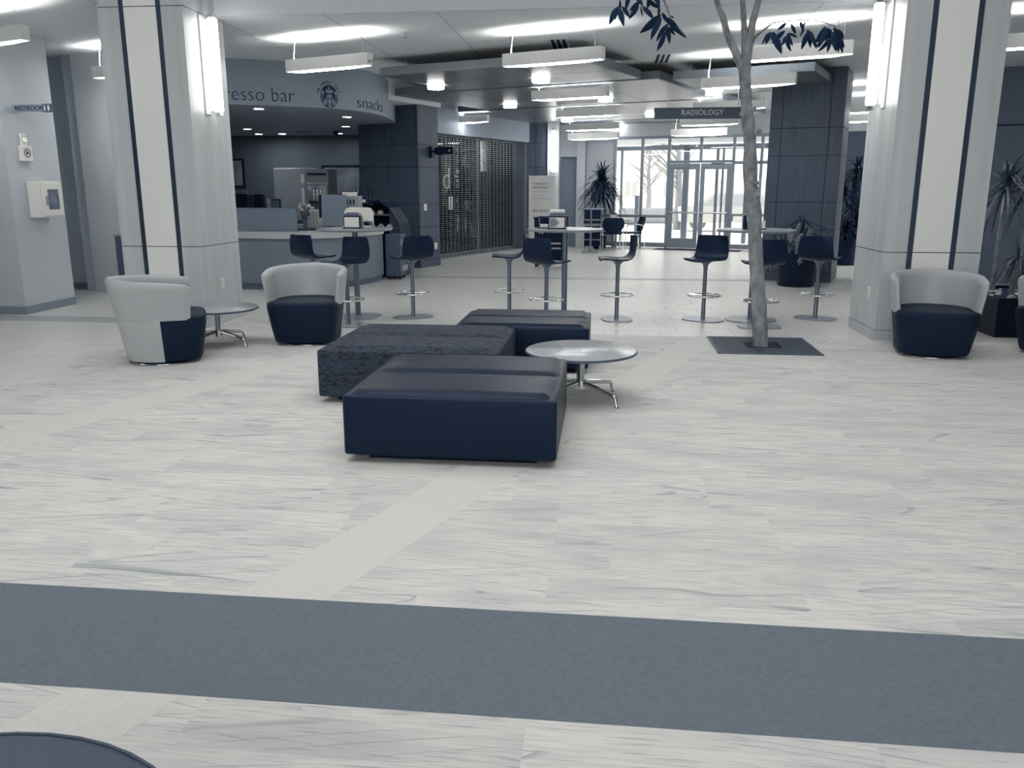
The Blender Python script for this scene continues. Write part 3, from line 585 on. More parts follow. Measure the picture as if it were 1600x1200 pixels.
# refrigerator and glass-door cooler
o, w_, h_ = item('refrigerator', 'tall stainless refrigerator beside the glass-door cooler', 'refrigerator', 436, 478, 262, 400, 18.6, 0)
FRG = mat('fridge_steel', 120, .42, .45, .15); part('body', MB().rbox(-w_ / 2, w_ / 2, 0, .7, .1, h_, .01, 2), FRG, o); dd = part('door', MB().rbox(-w_ / 2 + .005, w_ / 2 - .005, -.05, 0, .14, h_ - .02, .012, 2), FRG, o); part('handle', MB().box(w_ / 2 - .1, w_ / 2 - .03, -.085, -.05, h_ * .58, h_ * .78), WHITEP, dd); part('notice', MB().box(w_ / 2 - .11, w_ / 2 - .04, -.053, -.05, h_ - .34, h_ - .14), PAPER, dd); part('feet', MB().box(-w_ / 2 + .02, w_ / 2 - .02, .05, .6, 0, .1), BLKM, o)
o, w_, h_ = item('drinks_cooler', 'glass-door drinks cooler stocked with bottles beside the refrigerator', 'cooler', 484, 512, 264, 400, 18.5, 0)
part('body', MB().box(-w_ / 2, -w_ / 2 + .04, 0, .6, .1, h_).box(w_ / 2 - .04, w_ / 2, 0, .6, .1, h_).box(-w_ / 2 + .04, w_ / 2 - .04, .56, .6, .1, h_).box(-w_ / 2 + .04, w_ / 2 - .04, 0, .56, h_ - .3, h_).box(-w_ / 2 + .04, w_ / 2 - .04, 0, .56, 0, .14), STAIN, o)
part('top_grille', MB().box(-w_ / 2 + .05, w_ / 2 - .05, -.02, 0, h_ - .13, h_ - .09), BLKM, o); dd = part('door', MB().box(-w_ / 2, -w_ / 2 + .05, -.04, 0, .14, h_ - .31).box(w_ / 2 - .05, w_ / 2, -.04, 0, .14, h_ - .31).box(-w_ / 2 + .05, w_ / 2 - .05, -.04, 0, h_ - .36, h_ - .31), STAIN, o); part('pane', MB().box(-w_ / 2 + .05, w_ / 2 - .05, -.025, -.02, .14, h_ - .36), GLASS, dd)
clx, cly = o.location.x, o.location.y; part('cooler_lamp', MB().box(-w_ / 2 + .05, w_ / 2 - .05, .02, .05, h_ - .34, h_ - .31), LAMPS, o)
for j in range(3):
    zz = h_ - .68 - j * .3; part('shelf', MB().box(-w_ / 2 + .04, w_ / 2 - .04, .02, .5, zz - .012, zz), STEEL, o)
bt = MB().lathe([(.03, 0), (.032, .02), (.032, .13), (.014, .17), (.014, .2)], 10).mesh('bottle', 50); bt.materials.append(CUP); bcp = MB().cyl((0, 0), .016, .2, .22, 8).mesh('cap'); bcp.materials.append(WHITEP)
for j in range(3):
    for i in range(4):
        b_ = link('bottle', bt, None, loc=(clx - .12 + i * .08, cly + .1, h_ - .68 - j * .3), label='small pale drink bottle on a cooler shelf behind the glass door', cat='bottle', group='bottles in the drinks cooler'); link('cap', bcp, None, b_)
# framed boards on the cafe wall
def frame(label, x0, x1, y0, y1, Y, inner_m):
    a, b, z0, z1 = pxrect(x0, x1, y0, y1, Y); o = thing('picture_frame', label, 'picture', ((a + b) / 2, Y, z0)); w_, h_ = b - a, z1 - z0; t = .045
    part('frame', MB().box(-w_ / 2, -w_ / 2 + t, -.03, 0, 0, h_).box(w_ / 2 - t, w_ / 2, -.03, 0, 0, h_).box(-w_ / 2 + t, w_ / 2 - t, -.03, 0, 0, t).box(-w_ / 2 + t, w_ / 2 - t, -.03, 0, h_ - t, h_), BLACK, o); part('print', MB().box(-w_ / 2 + t, w_ / 2 - t, -.012, 0, t, h_ - t), inner_m, o)
frame('black framed poster on the cafe wall beside the column', 354, 381, 248, 293, 20.19, mat('poster_print', 120, .26, .5, noise=3, amt=.35)); frame('large black framed menu board on the cafe wall behind the cooler', 505, 564, 258, 306, 20.19, mat('menu_print', 105, .2, .5, noise=2.5, amt=.5))
# things on the customer counter
CY = 13.55
o, w_, h_ = item('card_terminal_screen', 'wide grey back of a register screen on the counter', 'screen', 503, 540, 304, 346, CY, ZT)
part('panel', MB().rbox(-w_ / 2, w_ / 2, -.02, .03, .06, h_, .01, 2, Matrix.Rotation(-.08, 4, 'X')), SMOKE, o); part('edge', MB().box(-w_ / 2 - .045, -w_ / 2, -.01, .05, .2, h_, Matrix.Rotation(-.08, 4, 'X')), BLACK, o); part('foot', MB().box(-.1, .1, -.06, .12, 0, .06), BLACK, o)
o, w_, h_ = item('cup_dispenser', 'stainless dispenser box with dark slots and a white card on top', 'dispenser', 538, 562, 306, 346, CY + .25, ZT)
part('body', MB().rbox(-w_ / 2, w_ / 2, -.08, .15, 0, h_, .008, 2), STAIN, o)
for i in range(4): part('slot', MB().box(-w_ / 2 + .02 + i * .056, -w_ / 2 + .045 + i * .056, -.083, -.08, h_ - .14, h_ - .06), BLKM, o)
part('card', MB().box(-w_ / 2, w_ / 2 - .03, -.04, -.035, h_, h_ + .06), PAPER, o); part('label_card', MB().box(-w_ / 2 + .02, -w_ / 2 + .065, -.084, -.08, h_ - .22, h_ - .15), PAPER, o)
o, w_, h_ = item('white_display_bin', 'white arched display bin behind the napkin dispenser', 'bin', 539, 583, 324, 352, CY - .25, ZT)
ap = [(-w_ / 2, 0), (w_ / 2, 0), (w_ / 2, h_ * .8), (w_ / 2 - .04, h_ * .97), (w_ / 2 - .1, h_), (-w_ / 2 + .1, h_), (-w_ / 2 + .04, h_ * .97), (-w_ / 2, h_ * .8)]
part('back_panel', MB().prism(ap, -.01, .01, Matrix.Rotation(math.pi / 2, 4, 'X')), PAPER, o); part('tray', MB().box(-w_ / 2, w_ / 2, -.12, -.01, 0, .05).box(-w_ / 2, w_ / 2, -.13, -.12, 0, .09), WHITEP, o)
rnd = random.Random(4)
for i in range(7):
    x = o.location.x + .02 + (i % 4) * .07; bx_ = thing('snack_packet', 'small dark snack packet in the white display bin', 'packet', (x, CY - .34 + (i // 4) * .05, ZT + .052), 0, 'snack packets in the display bin')
    part('packet', MB().rbox(-.028, .028, -.012, .012, 0, .10, .008, 2, Matrix.Rotation(.25 * rnd.uniform(-1, 1), 4, 'Y')), [SIGND, PRINTG, BLACK][i % 3], bx_); part('seal', MB().box(-.026, .026, -.003, .003, .098, .112), STEEL, bx_)
# cups, flowers and jars left of the register screen
cp = MB().lathe([(.028, 0), (.04, .11), (.042, .112), (.036, .112), (.025, .006)], 14).mesh('cup', 50); cp.materials.append(CUP); ld = MB().lathe([(.043, .112), (.043, .12), (.03, .13), (.004, .131)], 14).mesh('lid', 50); ld.materials.append(WHITEP)
k = 0
for x, n in ((484, 5), (490, 4), (478, 2)):
    p = atz(x, 352 + (x % 3), ZT + .02); 
    for i in range(n):
        c_ = link('paper_cup', cp, None, loc=(p.x, p.y + .15, ZT + i * .055), label='clear cup in the stacks beside the register screen', cat='cup', group='stacked cups on the counter'); 
        if i == n - 1: link('lid', ld, None, c_)
for i, x in enumerate((492, 497, 502)):
    p = atz(x, 356, ZT); o = thing('syrup_bottle', 'tall pale syrup bottle standing in a row on the counter', 'bottle', (p.x, p.y + .06, ZT), 0, 'syrup bottles on the counter')
    part('bottle', MB().lathe([(.026, 0), (.028, .02), (.028, .17), (.012, .21), (.012, .25)], 12), CUP, o, 50); part('pump', MB().cyl((0, 0), .006, .25, .31, 8).box(-.035, .006, -.006, .006, .30, .312), WHITEP, o)
p = atz(474, 357, ZT); o = thing('flower_vase', 'vase of pale blooms on the counter beside the frosted screen', 'vase', (p.x, p.y + .12, ZT)); part('vase', MB().lathe([(.035, 0), (.045, .03), (.04, .1), (.028, .14), (.034, .16)], 14), SIGND, o, 50)
st_ = MB(); bl = MB()
for i in range(9):
    a = i * .7; e = Vector((math.cos(a) * .09, math.sin(a) * .05, .26 + .14 * ((i * 37) % 10) / 10)); st_.tube([(0, 0, .1), e * .6, e], .004, 5); bl.lathe([(.008, -.01), (.03, .01), (.036, .03), (.012, .05)], 9, Matrix.Translation(e))
part('stems', st_, LEAFD, o); part('blooms', bl, CUP, o, 60)
o, w_, h_ = item('low_dish', 'small white plate stack on the counter', 'plates', 507, 520, 346, 353, 13.2, ZT); part('plate_stack', MB().lathe([(.05, 0), (.075, .012), (.075, .03), (.06, .034)], 18), WHITEP, o, 50); part('rim', MB().torus((0, 0, .03), .074, .003, 18, 5), STEEL, o)
# pastry case and trolley at the counter end
o = thing('pastry_case', 'black curved pastry display case at the end of the counter', 'display case', (-4.15, 14.75, 0)); prof = [(-.48, 0), (.55, 0), (.55, .55), (.46, .95), (.3, 1.22), (.08, 1.36), (-.48, 1.36)]
part('end_panel', MB().prism(prof, -.03, 0, Matrix.Rotation(math.pi / 2, 4, 'X') ), BLACK, o) if False else None
part('cabinet', MB().box(-.48, .52, 0, .8, 0, .6), BLACK, o); part('canopy', MB().box(-.48, .12, 0, .8, 1.30, 1.36).box(-.48, .1, .76, .8, .6, 1.3), BLACK, o)
part('curved_glass', MB().prism([(.50, .6), (.52, .6), (.46, .95), (.30, 1.22), (.09, 1.36), (.08, 1.34), (.29, 1.20), (.445, .94)], -.8, 0, Matrix.Rotation(math.pi / 2, 4, 'X')), GLASSC, o)
for z in (.86, 1.1): part('shelf', MB().box(-.46, .30, .03, .76, z - .015, z), STEEL, o)
for i in range(9):
    z = (.875 if i < 5 else 1.115) - .015; x = -.38 + (i % 5) * .16
    pa = thing('pastry', 'round pale pastry on a shelf of the pastry case', 'pastry', (-4.15 + x, 14.9, z), 0, 'pastries in the display case'); part('bun', MB().lathe([(.05, 0), (.065, .02), (.055, .05), (.02, .07), (.004, .072)], 12), PASTRY, pa, 60); part('icing', MB().lathe([(.045, .058), (.02, .075), (.003, .078)], 10), WHITEP, pa, 60)
o = thing('merchandise_trolley', 'tall dark merchandise trolley beside the counter end', 'trolley', (-3.66, 14.35, 0)); part('frame', MB().box(-.16, .1, -.05, .35, .06, .78), SIGND, o)
for x in (-.12, .07):
    for y in (0, .3): part('caster', MB().lathe([(.03, -.012), (.03, .012)], 12, Matrix.Translation((x, y, .03)) @ Matrix.Rotation(math.pi / 2, 4, 'Y')), BLKM, o)
for j in range(3): part('basket', MB().box(.1, .14, -.03, .33, .15 + j * .22, .24 + j * .22), STEEL, o)
# wire rack
o, w_, h_ = item('wire_rack', 'small black wire rack on the counter beside the dispenser box', 'rack', 558, 576, 291, 346, 14.1, ZT)
for sx in (-1, 1):
    for sy in (0, .2): part('upright', MB().tube([(sx * w_ / 2, sy, 0), (sx * w_ / 2, sy, h_)], .008, 6), BLACK, o)
for zz in (.1, .25, .4): part('shelf', MB().box(-w_ / 2, w_ / 2, 0, .2, zz, zz + .008), BLACK, o)
for i, zz in enumerate((.108, .258, .408)):
    bx_ = thing('coffee_bag', 'dark coffee bag standing on the wire rack', 'bag', (o.location.x, 14.2, ZT + zz), 0, 'coffee bags on the wire rack'); part('bag', MB().rbox(-.05, .05, -.03, .03, 0, .12, .012, 2), BLACK, bx_); part('label_print', MB().box(-.03, .03, -.032, -.03, .03, .08), PAPER, bx_)
# ================================================================== lights under the low ceiling
LP = 1.35
body_me = MB().box(-LP / 2, LP / 2, -.055, -.047, 0, .15).box(-LP / 2, LP / 2, .047, .055, 0, .15).box(-LP / 2, -LP / 2 + .008, -.047, .047, 0, .15).box(LP / 2 - .008, LP / 2, -.047, .047, 0, .15).box(-LP / 2, LP / 2, -.047, .047, .05, .06).mesh('housing'); body_me.materials.append(WHITE)
lens = MB(); n = 24
lv = []
for i in range(n + 1):
    t = i / n; x = -LP / 2 + .03 + (LP - .06) * t; e = min(1, 6 * min(t, 1 - t)) ** .6
    for y, zz in ((-.044, .0), (-.03, -.016), (0, -.024), (.03, -.016), (.044, .0)): lv.append((x, y, .004 + zz * e))
lens.add(lv, [(i * 5 + k, i * 5 + k + 1, (i + 1) * 5 + k + 1, (i + 1) * 5 + k) for i in range(n) for k in range(4)])
lens_me = lens.mesh('lens', 60); lens_me.materials.append(LAMP)
up_me = MB().box(-LP / 2 + .04, LP / 2 - .04, -.03, .03, .062, .10).mesh('uplight_tube'); up_me.materials.append(LAMPU)
cab_me = MB().tube([(0, 0, 0), (0, 0, 1)], .0025, 5).mesh('suspension_wire'); cab_me.materials.append(STEEL)
cord_me = MB().tube([(0, 0, 0), (-.03, 0, .35), (-.012, 0, .7), (0, 0, 1)], .007, 6).mesh('power_cord', 60); cord_me.materials.append(WHITEP)
can_me = MB().cyl((0, 0), .05, 0, .012, 16).mesh('canopy'); can_me.materials.append(WHITE)
def pendant(X, Y, z, top, rot=-TH, label='white linear pendant light hung level below the white ceiling', group='linear pendants under the ceiling'):
    o = thing('pendant_light', label, 'pendant light', (X, Y, z), rot, group)
    for nm, me_ in (('housing', body_me), ('lens', lens_me), ('uplight_tube', up_me)): link(nm, me_, None, o)
    L = top - z - .06
    for sx in (-.56, .56): c = link('suspension_wire', cab_me, None, o, loc=(sx, 0, .06)); c.scale.z = L
    c = link('power_cord', cord_me, None, o, loc=(-.56, .02, .06)); c.scale.z = L
    link('canopy', can_me, None, o, loc=(-.56, .02, top - z - .012))
ZP = 3.05
for x, y, lb in ((513, 108, 'before the curved espresso bar fascia'), (863, 99, 'above the middle bar table'), (1238, 91, 'behind the drooping leaves of the tree'), (-20, 71, 'next to the wall pier with the restroom sign'), (200, 118, 'partly hidden behind the column by the espresso bar'), (1640, 72, 'above the black planter box')):
    p = atz(x, y, ZP); pendant(p.x, p.y, ZP, ZC, label='white linear pendant light ' + lb)
ZK = 3.20                                      # underside of the ceiling clouds
for x, y, lb in ((890, 154, 'hung under the wide ceiling cloud between drum lights'), (917, 182, 'hung under the long ceiling cloud behind the wide one'), (722, 192, 'hung before the bulkhead above the rolling grille'), (1168, 135, 'crossing behind the tree trunk just below its fork'), (1145, 167, 'hung directly behind the RADIOLOGY sign'), (1108, 195, 'hung below and beyond the RADIOLOGY sign')):
    p = atz(x, y, 2.99); pendant(p.x, p.y + (.5 if x == 1145 else 0), 2.99, ZC if x == 1168 else ZK, label='white linear pendant light ' + lb, group='linear pendants under the panels')
for x, y, Y in ((925, 203, 20.4), (927, 217, 21.6), (1092, 211, 21.0), (1338, 176, 16.9), (1345, 190, 18.8)):
    p = aty(x, y, Y); pendant(p.x, Y, p.z, ZC if Y < 19 or x > 1300 else ZK, label='white linear pendant light hung far back near the entrance', group='linear pendants near the entrance')
# suspended ceiling clouds made of panels
def cloud(label, u0, u1, v0, v1, nu, nv):
    o = thing('ceiling_cloud', label, 'ceiling panel', g2((u0 + u1) / 2, (v0 + v1) / 2, ZK), -TH, 'suspended ceiling clouds'); a, b = (u1 - u0) / 2, (v1 - v0) / 2
    part('edge_frame', MB().box(-a, a, -b, -b + .02, .0, .12).box(-a, a, b - .02, b, 0, .12).box(-a, -a + .02, -b + .02, b - .02, 0, .12).box(a - .02, a, -b + .02, b - .02, 0, .12).box(-a + .02, a - .02, -b + .02, b - .02, .03, .05), CLOUD, o)
    for i in range(nu):
        for j in range(nv):
            part('panel', MB().box(-a + .025 + i * (2 * a - .05) / nu, -a + .02 + (i + 1) * (2 * a - .05) / nu - .008, -b + .025 + j * (2 * b - .05) / nv, -b + .02 + (j + 1) * (2 * b - .05) / nv - .008, .002, .03), CLOUD, o)
    for sx in (-.8, .8):
        for sy in (-.8, .8): part('hanger', MB().tube([(a * sx, b * sy, .05), (a * sx, b * sy, ZC - ZK)], .004, 5), STEEL, o)
cloud('square panelled ceiling cloud hanging above the middle bar table', -8.05, -4.7, 10.7, 12.85, 3, 2)
cloud('wide panelled ceiling cloud hanging in front of the wood pier', -9.45, -4.45, 13.0, 16.2, 4, 2)
cloud('small panelled ceiling cloud beside the dark wood column', -4.3, -2.2, 13.2, 15.6, 2, 2)
cloud('long panelled ceiling cloud above the hanging direction sign', -10.2, -4.35, 16.35, 20.1, 5, 2)
cloud('narrow panelled ceiling cloud just before the entrance', -10.0, -5.0, 20.25, 21.4, 4, 1)
drum_me = MB().lathe([(.13, 0), (.135, -.008), (.135, -.055), (.125, -.064), (.01, -.066)], 24).mesh('drum_lens', 40); drum_me.materials.append(LAMPD)
drim_me = MB().torus((0, 0, -.06), .136, .005, 24, 6).mesh('rim_ring', 60); drim_me.materials.append(WHITE); dcap_me = MB().cyl((0, 0), .02, -.08, -.066, 10).mesh('finial'); dcap_me.materials.append(CHROME)
for x, y in ((681, 133), (845, 122), (797, 163), (946, 153), (1115, 143), (778, 192), (1018, 178), (965, 195), (886, 186)):
    p = atz(x, y, ZK); o = thing('drum_light', 'round glowing drum light fixed under the ceiling clouds', 'ceiling light', (p.x, p.y, ZK), 0, 'drum lights under the ceiling clouds')
    link('drum_lens', drum_me, None, o); link('rim_ring', drim_me, None, o); link('finial', dcap_me, None, o)
# ceiling diffusers, sprinklers
for i, (x, y) in enumerate(((874, 69), (1035, 91))):
    p = atz(x, y, ZC); o = thing('slot_diffuser', 'three slot air diffuser in the ceiling %s' % ('beside the tree branches' if i else 'behind the middle pendant light'), 'air vent', (p.x, p.y, ZC), 0)
    part('frame', MB().box(-.13, .13, -.42, .42, -.006, 0), WHITE, o)
    for k in range(3): part('slot', MB().box(-.095 + k * .075, -.055 + k * .075, -.4, .4, -.009, -.006), BLKM, o)
for x, y in ((633, 50), (993, 108), (1310, 30)):
    p = atz(x, y, ZC); o = thing('sprinkler', 'small sprinkler head in the plain ceiling', 'sprinkler', (p.x, p.y, ZC), 0, 'ceiling sprinklers'); part('escutcheon', MB().cyl((0, 0), .04, -.008, 0, 14), WHITE, o); part('head', MB().cyl((0, 0), .012, -.06, -.008, 8).cyl((0, 0), .028, -.066, -.06, 10), STEEL, o)

# ================================================================== signs and wall fittings
o = thing('hanging_sign', 'dark hanging sign reading RADIOLOGY', 'sign', (1.58, 15.3, 2.70), 0)
z0_, z1_ = zat(1090, 186, 15.3) - 2.70, zat(1090, 168, 15.3) - 2.70
part('board', MB().box(-.82, .82, -.03, .03, z0_, z1_), SIGND, o); lettering('RADIOLOGY', .125, FACE(0, -.034, z1_ - .125), PRINTW, o, 'CENTER', 1.0)
for sx in (-.6, .6): part('hanger', MB().tube([(sx, 0, z1_), (sx, 0, ZK - 2.70)], .008, 6), STEEL, o)
o = thing('restroom_sign', 'grey projecting sign reading RESTROOM on the wall pier', 'sign', (-7.28, 9.95, zat(60, 175, 9.95)), 0); h_ = zat(60, 163, 9.95) - o.location.z
part('board', MB().box(0, .40, -.015, .015, 0, h_), mat('restroom_board', 115, .24, .5), o); part('pictogram_plate', MB().box(.40, .52, -.015, .015, -.005, h_ + .005), SIGND, o); lettering('RESTROOM', .078, FACE(.04, -.018, .02), PRINTD, o, spacing=.95)
pm = MB()
for x in (.43, .485): pm.lathe([(.010, 0), (.010, .003)], 10, Matrix.Translation((x, -.016, h_ - .02)) @ Matrix.Rotation(math.pi / 2, 4, 'X')); pm.box(x - .013, x + .013, -.019, -.016, .035, h_ - .032).box(x - .008, x + .008, -.019, -.016, .012, .035)
part('pictogram', pm, PRINTW, o)
yb = 10.05
def pierz(y): return zat(55, y, yb)
o = thing('strobe_alarm', 'small white strobe alarm on the wall pier', 'alarm', (-7.28, yb, pierz(228)), math.pi / 2); part('base', MB().rbox(-.05, .05, -.03, 0, 0, .15, .01, 2), WHITEP, o); part('strobe_lens', MB().rbox(-.03, .03, -.05, -.03, .04, .11, .01, 2), CHROME, o)
o = thing('speaker_plate', 'white square speaker plate with a round mark on the wall pier', 'speaker', (-7.28, yb, pierz(252)), math.pi / 2); part('box', MB().rbox(-.10, .10, -.05, 0, 0, .19, .008, 2), WHITEP, o); part('ring_mark', MB().torus((0, 0, 0), .05, .005, 24, 5).lathe([(.03, -.002), (.03, .002)], 3), PRINTD, o); r_ = bpy.data.objects[o.children[-1].name]; r_.rotation_euler = (math.pi / 2, 0, 0); r_.location = (0, -.052, .10)
o = thing('defibrillator_cabinet', 'white wall cabinet with a small window holding a defibrillator', 'cabinet', (-7.28, 10.22, pierz(340)), math.pi / 2); hh = pierz(283) - pierz(340)
part('box', MB().rbox(-.2, .2, -.18, 0, 0, hh, .008, 2), WHITEP, o); dd = part('door', MB().rbox(-.19, .19, -.205, -.18, .02, hh - .02, .006, 2), WHITEP, o); part('window_pane', MB().box(-.10, .11, -.208, -.205, .1, hh - .1), mat('cabinet_window', 80, .12, .2, noise=8, amt=.8), dd); part('latch', MB().box(-.14, -.125, -.22, -.205, .15, .27), STEEL, dd)
# floor cabinet in the niche
o = thing('low_cabinet', 'low dark cabinet against the wall behind the column', 'cabinet', (-6.95, 11.85, 0)); part('body', MB().box(-.35, .3, 0, .24, 0, .86), SIGND, o); part('top', MB().box(-.36, .31, -.01, .24, .86, .88), WALLD, o)
for sx in (-.34, -.02): dd = part('door', MB().box(sx, sx + .3, -.015, 0, .05, .84), SIGND, o); part('knob', MB().cyl((sx + .26, -.025), .012, .5, .52, 8), STEEL, dd)
# camera and switches on the wood pier
pc = g2(-9.6, 14.35)
o = thing('security_camera', 'black security camera bracketed to the wood pier', 'camera', (pc.x, pc.y, zat(672, 237, pc.y)), -TH); part('mount', MB().box(0, .06, -.06, .06, -.12, .1), BLACK, o); part('arm', MB().box(.06, .14, -.02, .02, -.02, .02), BLACK, o); part('housing', MB().rbox(.12, .55, -.06, .06, -.06, .08, .015, 2), BLACK, o); part('lens', MB().box(.45, .5, -.062, -.06, -.01, .03), STEEL, o)
for y_, v_, nm in ((325, 14.1, 'white switch plate high on the wood pier'), (385, 14.45, 'white outlet plate low on the wood pier')):
    q_ = g2(-9.6, v_); o = thing('switch_plate', nm, 'switch', (q_.x, q_.y, zat(668, y_ + 4, q_.y)), -TH + math.pi / 2); part('plate', MB().rbox(-.045, .045, -.014, 0, 0, .13, .004, 2), WHITEP, o); part('rocker', MB().box(-.015, .015, -.018, -.014, .03, .1), WHITE, o)
# banner
bl_, br_ = aty(826, 380, 19.6), aty(866, 380, 19.6)
o = thing('banner_stand', 'tall white banner with printed lines beside the rolling grille', 'banner', ((bl_.x + br_.x) / 2, 19.6, 0), 0); wb = br_.x - bl_.x; hb = zat(845, 276, 19.6)
part('panel', MB().box(-wb / 2, wb / 2, -.008, .008, .06, hb), mat('banner_cloth', 190, .56, .6), o); part('base', MB().rbox(-wb / 2 - .02, wb / 2 + .02, -.1, .1, 0, .08, .02, 2), STEEL, o); part('top_rail', MB().box(-wb / 2, wb / 2, -.014, .014, hb, hb + .02), STEEL, o); part('pole', MB().tube([(0, .03, .05), (0, .03, hb)], .01, 6), STEEL, o)
for y_, t_, m_, sz in ((288, 'A HEALTHY', PRINTD, .068), (294, 'TRADITION', PRINTD, .068), (300, 'OF PUTTING', PRINTG, .06), (306, 'PATIENTS', PRINTG, .06), (311, 'AND EMPLOYEES', PRINTG, .056), (317, 'FIRST', PRINTG, .06), (330, 'BEST QUALITY', PRINTD, .066), (341, 'BEST HOSPITAL', PRINTD, .064)):
    lettering(t_, sz, FACE(-wb / 2 + .09, -.010, zat(840, y_, 19.6) - .01), m_, o)
# sandwich board
o = thing('sandwich_board', 'black chalkboard sandwich sign with pale chalk writing beside the bar table', 'sign', (-1.12, 17.15, 0), math.radians(-3))
ha = zat(858, 338, 17.1)
for sgn, nm in ((-1, 'front_board'), (1, 'rear_board')):
    Mx = Matrix.Rotation(math.radians(9) * -sgn, 4, 'X'); y0 = sgn * .0
    b_ = part(nm, MB().box(-.27, .27, -.01, .01, .10, ha, Mx), BLKM, o); b_.location.y = sgn * ha * .155
    f_ = part('frame', MB().box(-.31, -.26, -.02, .02, 0, ha, Mx).box(.26, .31, -.02, .02, 0, ha, Mx).box(-.26, .26, -.02, .02, ha - .05, ha, Mx).box(-.26, .26, -.02, .02, .08, .13, Mx), BLACK, b_)
fb = [c for c in o.children if c.name.startswith('front_board')][0]
def chalk(pts, r=.008): return MB().tube([Matrix.Rotation(math.radians(9), 4, 'X') @ Vector((x, -.014, z)) for x, z in pts], r, 5)
ck = MB(); rnd = random.Random(2); x = -.25
zl = ha - .30
pts = []
for i in range(60):
    t = i / 59; pts.append((-.24 + .46 * t + .018 * math.sin(t * 55), zl + .12 * t + .035 * math.sin(t * 47 + 1) * (1.4 if i % 11 < 3 else .8)))
ck.add(*(lambda m_: (m_.v, m_.f))(chalk(pts)))
for zl2, w0 in ((ha - .52, .02), (ha - .62, .02)):
    pts = [(w0 + .2 * i / 24, zl2 + .022 * math.sin(i * 2.1)) for i in range(25)]; ck.add(*(lambda m_: (m_.v, m_.f))(chalk(pts, .006)))
part('chalk_writing', ck, PRINTW, fb)

# ================================================================== ottomans
def ottoman(label, x0, y0, w_, d_, m, h=.425):
    o = thing('ottoman', label, 'ottoman', (x0 + w_ / 2, y0 + d_ / 2, 0)); a, b = w_ / 2, d_ / 2
    part('plinth', MB().box(-a + .12, a - .12, -b + .1, b - .1, 0, .06), BLKM, o)
    body = MB().rbox(-a, a, -b, b, .05, h - .022, .02, 4)
    part('body', body, m, o, 40)
    # two cushions meeting at a stitched crease
    for s_ in (-1, 1):
        nx, ny = 16, 10; vs = []; 
        for j in range(ny + 1):
            for i in range(nx + 1):
                tx, ty = i / nx, j / ny; ex = min(tx, 1 - tx) * 2; ey = min(ty, 1 - ty) * 2
                rz = (1 - (1 - min(1, ex * 9)) ** 3) * (1 - (1 - min(1, ey * 5)) ** 3)
                inset = .02 * (1 - rz); vs.append((-a + .004 + (w_ - .008) * tx, s_ * (b - .004) * (1 - ty) if True else 0, h - (.045 if ty < .5 else .03) * (1 - rz) + .006 * math.sin(math.pi * tx) * math.sin(math.pi * ty)))
        fs = [(j * (nx + 1) + i, j * (nx + 1) + i + 1, (j + 1) * (nx + 1) + i + 1, (j + 1) * (nx + 1) + i) for j in range(ny) for i in range(nx)]
        if s_ > 0: fs = [f[::-1] for f in fs]
        part('cushion', MB().add(vs, fs), m, o, 70)
    part('seam', MB().tube([(-a + .02, 0, h - .03), (0, 0, h - .028), (a - .02, 0, h - .03)], .004, 6), BLKM, o)
    return o
ottoman('large dark leather ottoman with its long side square to the dark carpet band', -1.48, 4.46, 1.23, 1.20, LEATH)
ottoman('ottoman covered in dark dashed patterned fabric between the two leather ottomans', -2.09, 5.78, 1.34, 1.16, DASH)
ottoman('dark leather ottoman behind the patterned ottoman, next to the bar stools', -1.29, 7.02 if False else 6.97, 1.16, .96, LEATH)
# round dark pouf at the edge of the picture
o = thing('round_pouf', 'round dark upholstered pouf on the carpet before the dark band', 'pouf', (-1.16, .90, 0)); part('body', MB().lathe([(.50, .05), (.55, .08), (.56, .2), (.56, .36), (.54, .41), (.50, .43), (.3, .436), (.01, .437)], 40), mat('pouf_fabric', 75, .085, .8, bump=(150, .3)), o, 60); part('plinth', MB().cyl((0, 0), .48, 0, .05, 32), BLKM, o); part('piping', MB().torus((0, 0, .408), .545, .006, 48, 6), MATS['pouf_fabric'], o, 60)

# ================================================================== coffee tables
def coffee_table(label, loc, rot, r=.41, h=.385):
    o = thing('coffee_table', label, 'table', loc, rot)
    part('tabletop', MB().lathe([(r - .05, h - .028), (r - .012, h - .026), (r, h - .012), (r, h - .003), (r - .004, h)], 56), mat('table_laminate', 150, .36, .2), o, 40)
    part('edge_band', MB().torus((0, 0, h - .012), r, .008, 56, 6), SIGND, o, 60)
    part('column', MB().cyl((0, 0), .03, .09, h - .028, 16), STEEL, o, 40); part('mount_plate', MB().cyl((0, 0), .12, h - .036, h - .028, 20), BLKM, o)
    part('hub', MB().cyl((0, 0), .045, .085, .15, 16), CHROME, o, 40)
    for k in range(4):
        a = k * math.pi / 2; d = Vector((math.cos(a), math.sin(a), 0)); 
        part('leg', MB().tube([d * .02 + Vector((0, 0, .135)), d * .15 + Vector((0, 0, .118)), d * .33 + Vector((0, 0, .088)), d * .345 + Vector((0, 0, .07)), d * .365 + Vector((0, 0, .008))], [.02, .018, .015, .014, .011], 8), CHROME, o, 50)
        part('glide', MB().cyl((.366 * d.x, .366 * d.y), .015, 0, .01, 10), BLKM, o)
    return o
tc_ = atz(908, 546, .385); coffee_table('round coffee table with chrome legs beside the leather ottomans', (tc_.x, tc_.y, 0), math.radians(-42))
tl_ = atz(314, 483, .385); coffee_table('round coffee table between the two tub chairs near the espresso bar', (tl_.x + .08, tl_.y + .16, 0), math.radians(-20))

